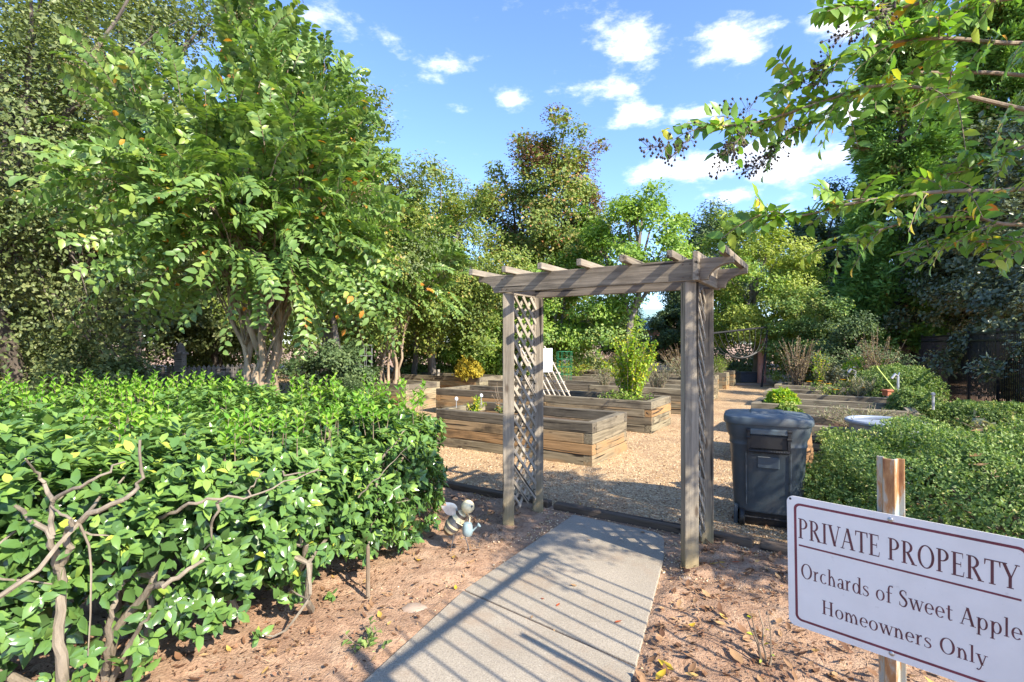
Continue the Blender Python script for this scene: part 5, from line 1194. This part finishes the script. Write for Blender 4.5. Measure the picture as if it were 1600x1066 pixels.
herb('bushy_herb', 'green bushy herb spilling from the middle small planter', G(-3.5, 19.15, .5), .75, .55, 46, 32, .07, 'light_leaf', 312, wl=.25)
herb('bushy_herb', 'grey-green bushy herb spilling from the nearest small planter', G(-3.5, 17.25, .42), .65, .5, 46, 32, .06, 'grey_herb_leaf', 313, wl=.25)
herb('bushy_herb', 'dark leafy herb filling the bed beside right arbor post', G(-3.6, 15.1, .5), .85, .7, 50, 32, .07, 'grey_herb_leaf', 314, wl=.3)
herb('blueberry_bush', 'tall twiggy reddish-brown bush at path end of right-hand beds', G(-.85, 15.0, .5), 1.45, .62, 46, 34, .05, 'dry_stem_leaf', 315)
herb('blueberry_bush', 'twiggy bush with pale leaves at right end of farthest right bed', G(.75, 14.6, .5), 1.5, .6, 40, 34, .055, 'dry_stem_leaf', 316)
herb('kale_plant', 'blue-green leafy vegetables in the farthest right bed', G(-.1, 14.9, .5), .6, .6, 40, 24, .09, 'grey_herb_leaf', 317)
herb('yellow_shrub', 'narrow yellow-leaved plant between blue-green vegetables, right beds', G(-.35, 14.6, .5), .95, .25, 20, 28, .06, 'lime_leaf', 318)
herb('marigold', 'orange marigolds along the front of a right-hand bed', G(-.05, 12.4, .5), .38, .6, 34, 18, .06, 'herb_leaf', 319, flowers=('orange_flower', 9, .06))
herb('iris_clump', 'spiky blue-green leaves in the third right-hand bed', G(.35, 12.3, .5), .42, .35, 30, 14, .14, 'grey_herb_leaf', 320, wl=.12, lean=1.6)
herb('rosemary', 'grey-green wispy herb with upright blades behind the pale tub', G(.35, 8.0, .5), .30, .75, 90, 30, .05, 'grey_herb_leaf', 321, wl=.15, lean=.8)
herb('dark_leaf_plant', 'purple-grey broad-leaved plant at far right behind the box hedge', (5.75,5.95,.38), .42, .5, 26, 8, .10, 'grey_herb_leaf', 322, wl=.7)
herb('seedling', 'small green weed sprouting from soil at lower left', gr(575,1010), .10, .16, 9, 9, .045, 'box_leaf', 323, 'weeds in the bare soil')
herb('rose_cane', 'bare green thorny rose cane standing in soil left of sign', gr(1200,1040), .34, .13, 4, 2, .03, 'lime_leaf', 324, None, lean=.6)

# ------------------------------------------------------------------ garden furniture in the middle distance
sf = thing('slatted_frame', 'pale wooden slatted frame leaning in second bed, white board on it', 'trellis', G(-6.0, 9.1, .45), TH)
for k in range(6):
    u0, v0 = 852+7.9*k, 612+.6*k; f = 1.0 if k in (0, 5) else .60
    timber(sf, 'slat', M_['pale_wood'], at(u0, v0, 10.35-k*.03), at(u0-41*f, v0-80*f, 10.35-k*.03+.45*f), .03, .02, 0)
for k in range(5):
    f = .12+k*.18; timber(sf, 'crossbar', M_['pale_wood'], at(848-41*f, 612-80*f, 10.39+.45*f), at(895-41*f, 615-80*f, 10.24+.45*f), .02, .035, 0)
wb = [at(836, 539, 10.62), at(863, 538, 10.50), at(863, 575, 10.32), at(836, 576, 10.44)]
MB().prism(wb, (.004,.02,0)).build('white_board', M_['white_board'], sf)
def cage(label, c, r, h, mat, rings=4, wires=10, group='wire plant cages'):
    t = thing('plant_cage', label, 'plant cage', c, 0, group); c = np.array(c, float)
    for k in range(rings):
        z = h*(k+1)/rings; MB().tube([c+np.array([r*cos(a), r*sin(a), z]) for a in np.linspace(0, 2*pi, 17)], .007, 5, False).build('hoop', M_[mat], t)
    for k in range(wires):
        a = 2*pi*k/wires; MB().tube([c+np.array([r*cos(a)*.9, r*sin(a)*.9, 0]), c+np.array([r*cos(a), r*sin(a), h])], .006, 5).build('wire', M_[mat], t)
cage('green wire plant cage behind the slatted frame', (*px(882,14.5), .5), .22, .86, 'green_wire')
cage('tall grey wire plant cage in the shade between the two crape myrtles', (*px(560,12.5), 0), .34, 1.55, 'grey_wire', 6, 9)
for i, (u, v, Y, lab) in enumerate(((713,617,7.9,'left white solar light bulb on nearest raised bed'),(752,612,8.0,'right white solar light bulb on nearest raised bed'))):
    c = at(u, v, Y); t = thing('garden_light', lab, 'light', c-np.array([0,0,.12]), 0, 'small white garden lights')
    MB().tube([c-np.array([0,0,.14]), c], .006, 6).build('stake', M_['bulb_grey'], t); MB().lathe([(.004,-.03),(.022,-.022),(.028,0),(.02,.022),(.003,.03)], c, 12).build('globe', M_['white_board'], t, smooth=True)
for i, (u, v0, v1, Y, w, lab) in enumerate(((683,668,634,8.2,.02,'thin white stake at the left corner of nearest raised bed'),(685,585,573,17.0,.07,'short grey post end before the low clipped hedge'),(744,565,552,18,.06,'pale twin stakes behind round yellow bush'))):
    b = at(u, v0, Y); e = at(u+.5, v1, Y); o = MB().bar(b, e, w, w).prism([e+np.array([-w/2,-w/2,0]), e+np.array([w/2,-w/2,0]), e+np.array([w/2,w/2,0]), e+np.array([-w/2,w/2,0])], (0,0,w*.5)).build('garden_stake', M_['white_trim'] if i == 0 else M_['pale_wood']); props(o, lab, 'stake', 'garden stakes')
# wooden picket fence with gatepost in the left shade
pf = thing('picket_fence', 'weathered wooden picket fence behind the large crape myrtle', 'fence', (-7.2, 11, 0), 0)
f0 = np.array(px(230, 10.5)); f1 = np.array(px(405, 11.8)); me = None
for k in range(24):
    q = f0+(f1-f0)*k/23
    prof = [(-.042,0),(.042,0),(.042,.98),(.03,1.0),(.045,1.05),(0,1.13),(-.045,1.05),(-.03,1.0),(-.042,.98)]
    if me is None: o = MB().prism([(x, 0, z) for x, z in prof], (0,.02,0)).build('picket', M_['fence_wood'], pf, local=True); me = o.data
    else: o = bpy.data.objects.new('picket', me); COL.objects.link(o); o.parent = pf
    o.location = (q[0]+7.2, q[1]-11, 0); o.rotation_euler = (0, 0, atan2(f1[1]-f0[1], f1[0]-f0[0]))
for z in (.3, .82): timber(pf, 'rail', M_['fence_wood'], (f0[0], f0[1]+.05, z), (f1[0], f1[1]+.05, z), .04, .09, 0)
gp = thing('gate_post', 'square weathered gatepost with pointed cap at the picket fence', 'post', (*px(282,10.7), 0)); c = np.array([*px(282,10.7), 0.])
MB().box(c+np.array([0,0,.68]), (.16,.16,1.36)).build('shaft', M_['fence_wood'], gp, bevel=.006)
MB().box(c+np.array([0,0,1.38]), (.22,.22,.05)).build('collar', M_['fence_wood'], gp, bevel=.006); MB().lathe([(.12,1.405),(.10,1.44),(.09,1.52),(.05,1.58),(.005,1.62)], c, 4).build('cap', M_['fence_wood'], gp)
# rope hammock hung on a dark spreader pole at the end of the path, dark step below
hm = thing('rope_hammock', 'black rope net hanging from a dark pole frame at far path end', 'hammock', (7.9, 18.6, 0))
A0, A1 = at(1102,516,17.6), at(1199,505,18.6); B0, B1 = at(1142,551,17.9), at(1182,545,18.3)
MB().tube([A0, A1], .035, 7).build('spreader_pole', M_['dark_wire'], hm); MB().tube([A1, at(1196,545,18.6), np.array([*at(1190,545,18.6)[:2], 0])], .04, 7).build('upright', M_['dark_wire'], hm)
MB().tube([A0+np.array([-.35,.1,.02]), A0], .03, 6).build('pole_end', M_['dark_wire'], hm); MB().tube([np.array([A0[0]-.35, A0[1]+.1, 0]), A0+np.array([-.35,.1,.03])], .04, 7).build('upright', M_['dark_wire'], hm)
for k in range(11):
    f = k/10; MB().tube(curve_pts(A0+(A1-A0)*f, B0+(B1-B0)*f, (-.06+.12*f, 0, -.20), 7), .013, 5, False).build('rope', M_['dark_wire'], hm)
MB().tube(curve_pts(B0, B1, (0,0,-.12), 6), .04, 6).build('seat_roll', M_['bin_black'], hm, smooth=True)
o = MB().box(at(1172,581,20)-np.array([0,0,.07]), (.95,.5,.36)).box(at(1172,581,20)+np.array([0,0,.13]), (1.0,.55,.04)).build('step_box', M_['dark_slate'], bevel=.02); props(o, 'low dark grey box step closing the far end of gravel path', 'step')
o = MB().box(np.array([*at(1172,588,19.4)[:2], .04]), (1.6,.16,.08)).build('stone_kerb', M_['stone_pale'], bevel=.015); props(o, 'thin pale kerb across the far end of gravel path', 'kerb')
o = MB().tube([np.array([*at(1190,545,19.6)[:2], 0]), at(1191,545,19.6), at(1196,522,19.6)], [.16,.15,.12], 9).build('pink_post', M_['pink_post'], smooth=True); props(o, 'reddish-pink round post beside the hanging rope net', 'post')
# things among the right-hand beds
tb = thing('plastic_tub', 'pale blue-grey plastic tub rim showing behind the box hedge', 'tub', (4.25, 5.85, 0)); c = np.array([4.25, 5.85, 0.])
MB().lathe([(.26,.02),(.34,.66),(.35,.68)], c, 28).build('wall', M_['tub_plastic'], tb, smooth=True); MB().tube([c+np.array([.36*cos(a), .36*sin(a), .70]) for a in np.linspace(0, 2*pi, 33)], .025, 8, False).build('rim', M_['tub_plastic'], tb, smooth=True)
o = MB().tube([at(1370,568,9.0), at(1404,611,8.7)], [.014,.016], 8).lathe([(.004,.0),(.016,.004),(.016,.02),(.004,.025)], at(1370,568,9.0), 8).build('green_pole', M_['green_pole'], smooth=True); props(o, 'lime-green pole leaning against the third right-hand bed', 'pole')
o = MB().box(at(1391,608,9.1), (.20,.14,.10)).box(at(1391,604,9.1), (.23,.17,.03)).build('terracotta_box', M_['terracotta'], bevel=.01); props(o, 'small terracotta planter box on the end of right-hand bed', 'planter')
tp = thing('garden_tap', 'grey standpipe tap at the far end of right-hand beds', 'tap', gr(1336,600)); q = at(1336,573,12.5)
MB().tube([q*np.array([1,1,0]), q, q+np.array([-.10,0,.03]), q+np.array([-.16,0,-.05])], .03, 8).build('pipe', M_['galvanised'], tp, smooth=True); MB().tube([q+np.array([-.05,0,.08]), q+np.array([.05,0,.08])], .012, 6).build('handle', M_['galvanised'], tp)
tp = thing('garden_tap', 'white bent tap pipe beside the leaning green pole', 'tap', np.array([6.85,9.0,0])); q = at(1403,582,9.0)
MB().tube([q*np.array([1,1,0]), q, q+np.array([-.05,0,.04]), q+np.array([-.11,0,-.04])], .022, 8).build('pipe', M_['bulb_grey'], tp, smooth=True); MB().tube([q+np.array([0,0,.0]), q+np.array([.03,0,.07])], .01, 6).build('handle', M_['galvanised'], tp)
o = MB().tube([at(1458,634,8.0), at(1458,612,8.0)], .02, 8).lathe([(.02,0),(.03,.01),(.03,.04),(.004,.05)], at(1458,612,8.0), 10).build('path_light', M_['bulb_grey'], smooth=True); props(o, 'short grey stake light between round box shrub and low hedge', 'light')
# crumpled brown paper sack between bin and box hedge
rg = np.random.default_rng(33); rings = []
for z, s in ((.0,.17),(.15,.20),(.35,.20),(.55,.19),(.70,.17),(.80,.18)):
    rings.append([(2.72+(s+rg.normal()*.022)*cos(a), 5.02+(s+rg.normal()*.022)*sin(a), z+rg.normal()*.018) for a in np.linspace(0, 2*pi, 18, endpoint=False)])
o = MB().loft(rings, False).build('paper_sack', M_['paper_brown']); props(o, 'crumpled brown paper sack squeezed between bin and box hedge', 'sack')
# far house seen through the trees
hs = thing('house', 'small far brick house with pale green roof between the trees', 'house', (13.0, 46, 0)); hc = np.array([13.0, 46, 0.])
MB().box(hc+np.array([0,0,1.35]), (7,6,2.7)).build('wall', M_['house_brick'], hs)
MB().prism([hc+np.array([-3.9,-3.4,2.7]), hc+np.array([3.9,-3.4,2.7]), hc+np.array([2.6,0,4.6]), hc+np.array([-2.6,0,4.6])], (0,.12,.05)).add([hc+np.array(v) for v in ((-3.9,-3.4,2.72),(3.9,-3.4,2.72),(3.9,3.4,2.72),(-3.9,3.4,2.72),(-2.6,0,4.62),(2.6,0,4.62))], [(0,1,5,4),(1,2,5),(2,3,4,5),(3,0,4),(3,2,1,0)]).build('roof', M_['house_roof'], hs)
for x in (-1.8, 1.6):
    w = MB().box(hc+np.array([x,-3.02,1.6]), (1.1,.08,1.2)).build('window', M_['white_trim'], hs); MB().box(hc+np.array([x,-3.07,1.6]), (.95,.04,1.05)).build('pane', M_['glass_dark'], w)

# ------------------------------------------------------------------ litter on the ground
rg = np.random.default_rng(55)
def scatter(n, fn, L0, L1, z):
    P_ = []
    while len(P_) < n:
        q = fn(); P_.append((q[0], q[1], max(.006, soil_z(q[0], q[1]))+.003+z*.2+rg.random()*.007))
    P_ = np.array(P_); a = rg.uniform(0, 2*pi, n); D = np.stack([np.cos(a), np.sin(a), rg.normal(size=n)*.18+.05], 1); Nn = unit(np.stack([rg.normal(size=n)*.3, rg.normal(size=n)*.3, np.ones(n)], 1)); return P_, D, Nn, rg.uniform(L0, L1, n)
def on_path(q):
    r = np.array([q[0], q[1], 0])-p0; tt = r@pn; return -.03 < tt < 1.18 and (q[0]*BX[0]+q[1]*BX[1]) < EDGE
def right_soil():
    while True:
        q = G(rg.uniform(-.95, 2.2), rg.uniform(.6, EDGE-.1))
        if not on_path(q): return q
def left_soil():
    while True:
        q = np.array([rg.uniform(-2.4, .1), rg.uniform(1.6, 5.4)])
        if not on_path(q) and q@BX[:2] < EDGE: return q
for nm, n, fn, L0, L1, lab in (('leaf_litter', 2000, right_soil, .02, .075, 'brown leaf litter over the bare soil right of path'), ('leaf_litter', 1000, left_soil, .012, .06, 'brown leaf litter over the bare soil under the left hedge'), ('leaf_litter', 1300, lambda: G(rg.uniform(-4.2,-.2), EDGE+.1+6*rg.random()**1.6), .012, .045, 'brown leaf scraps on the pea gravel behind the arbor')):
    P_, D, Nn, l = scatter(n, fn, L0, L1, .018); o = leaf_obj(nm, M_['litter_leaf'], None, P_, D, Nn, l, l*rg.uniform(.35,.6,n), rg.random(n), 1, False, 'stuff', -.22); props(o, lab, 'leaf litter')
P_, D, Nn, l = scatter(3500, lambda: (left_soil() if rg.random() < .55 else right_soil()), .02, .09, .02); o = leaf_obj('straw_litter', M_['straw'], None, P_, D, Nn, l, l*.05, rg.random(3500), 0, False, 'stuff', 0); props(o, 'fine straw and twig scraps on the bare soil', 'straw')
def near_edge_right():
    while True:
        q = right_soil()
        if rg.random() < .35+.65*(.5+.5*sin(q[0]*5+1)*sin(q[1]*6)): return q
def under_hedge():
    while True:
        q = left_soil(); d_ = q[0]+.62*(5.2-q[1])*.0+1.0
        if rg.random() < (.9 if q[0] < -1.0 else .22): return q
for nm, n, fn, lab in (('bark_mulch', 8500, near_edge_right, 'reddish-brown bark mulch over the soil right of path'), ('bark_mulch', 5000, under_hedge, 'dark crumbs of mulch and needles under the left hedge')):
    P_, D, Nn, l = scatter(n, fn, .008, .032, .016); o = leaf_obj(nm, M_['mulch'], None, P_, D, Nn, l, l*rg.uniform(.25,.7,n), rg.random(n), 0, False, 'stuff', -.1); props(o, lab, 'mulch')
FL = [(1040,1040,.085,'yellow_fallen','largest yellow fallen leaf, on soil at lower right of path'),(1080,975,.07,'yellow_fallen','yellow fallen leaf on soil between path and rose cane'),(1033,1062,.08,'yellow_fallen','yellow fallen leaf at the bottom edge right of the path'),(654,880,.06,'yellow_fallen','pale yellow fallen leaf on soil below the bee'),(712,918,.045,'yellow_fallen','small yellow leaf lying at left edge of path'),
      (896,914,.045,'litter_leaf','brown curled leaf in the middle of the far slab'),(872,945,.035,'red_fallen','orange leaf lying on the joint of path slabs'),(966,972,.045,'red_fallen','red leaf lying on the slab joint near right edge'),(848,935,.03,'red_fallen','small orange leaf just left of the joint leaf'),(1004,830,.05,'litter_leaf','brown leaf at the timber edging across path'),(920,842,.03,'litter_leaf','tiny dark leaf on the far slab below arbor'),(831,964,.025,'litter_leaf','tiny dark leaf on the near slab'),(1150,880,.06,'red_fallen','reddish leaf on soil behind the right arbor post'),(1175,968,.10,'litter_leaf','large curled tan leaf on soil left of the sign'),(1150,1030,.10,'litter_leaf','large tan curled leaf on soil below the rose cane')]
for u, v, L, m, lab in FL:
    c = gr(u, v); z = .021 if on_path(c) else soil_z(c[0], c[1])+.006; a = rg.uniform(0, 2*pi)
    V, F, k = leaves(np.array([[-L/2,0,0]]), np.array([[1.,0,.05]]), np.array([[0,.1,1.]]), L, L*.5, 1, -.16)
    V = np.asarray(V).copy(); V[:,2] -= V[:,2].min(); o = link('fallen_leaf', np_mesh('fallen_leaf', V, F, np.full(k, rg.uniform(.5,1) if m != 'litter_leaf' else .8), True), M_[m]); o.location = (c[0], c[1], z); o.rotation_euler = (0, 0, a); props(o, lab, 'leaf', 'fallen leaves')
for u, v, Y, L, lab in ((1523,712,3.9,.13,'curled brown leaf lying on top of the box hedge'),(1533,726,3.7,.09,'second brown leaf on the box hedge, just below the first'),(1530,672,4.7,.12,'dry brown leaf caught at the back of box hedge')):
    V, F, k = leaves(np.array([[-L/2,0,0]]), np.array([[1.,0,.05]]), np.array([[0,.1,1.]]), L, L*.45, 1, -.25); o = link('dry_leaf', np_mesh('dry_leaf', V, F, np.full(k, .85), True), M_['litter_leaf']); o.location = tuple(at(u, v, Y)+np.array([0,0,.02])); o.rotation_euler = (.35, .1, -.6); props(o, lab, 'leaf', 'fallen leaves')
st_ = MB().tube([gr(575,930), gr(575,930)+np.array([0,0,.32])], [.014,.012], 8).lathe([(.013,.32),(.008,.335),(.002,.336)], gr(575,930), 8).build('wooden_stake', M_['twig_bark'], smooth=True); props(st_, 'short tan wooden stake in soil under right end of hedge', 'stake')
o = MB().tube([gr(668,922)+np.array([0,0,.012]), gr(672,900)+np.array([0,0,.02]), gr(674,880)+np.array([0,0,.012])], [.006,.007,.004], 6).build('twig', M_['dark_bark'], smooth=True); props(o, 'dark broken twig lying on soil left of the path', 'twig')
def rock(label, c, s, seed):
    r2 = np.random.default_rng(seed); V = []; k = 10
    prof = [(.5,0),(.95,.18),(1,.4),(.75,.72),(.3,.9)]; rings = [[(c[0]+s*r_*(1+r2.normal()*.08)*1.3*cos(a), c[1]+s*r_*(1+r2.normal()*.08)*sin(a), s*z*.6+r2.normal()*s*.03-.01) for a in np.linspace(0, 2*pi, k, endpoint=False)] for r_, z in prof]
    o = MB().loft(rings).build('rock', M_['stone_pale'], smooth=True); props(o, label, 'rock', 'stones on the soil')
rock('flat pale stone half buried in soil left of the path', gr(648,945), .06, 1); rock('pale stone at the foot of the bee ornament', gr(722,838), .05, 2); rock('grey pebble-like stone right of the far slab', gr(1072,897), .035, 3)
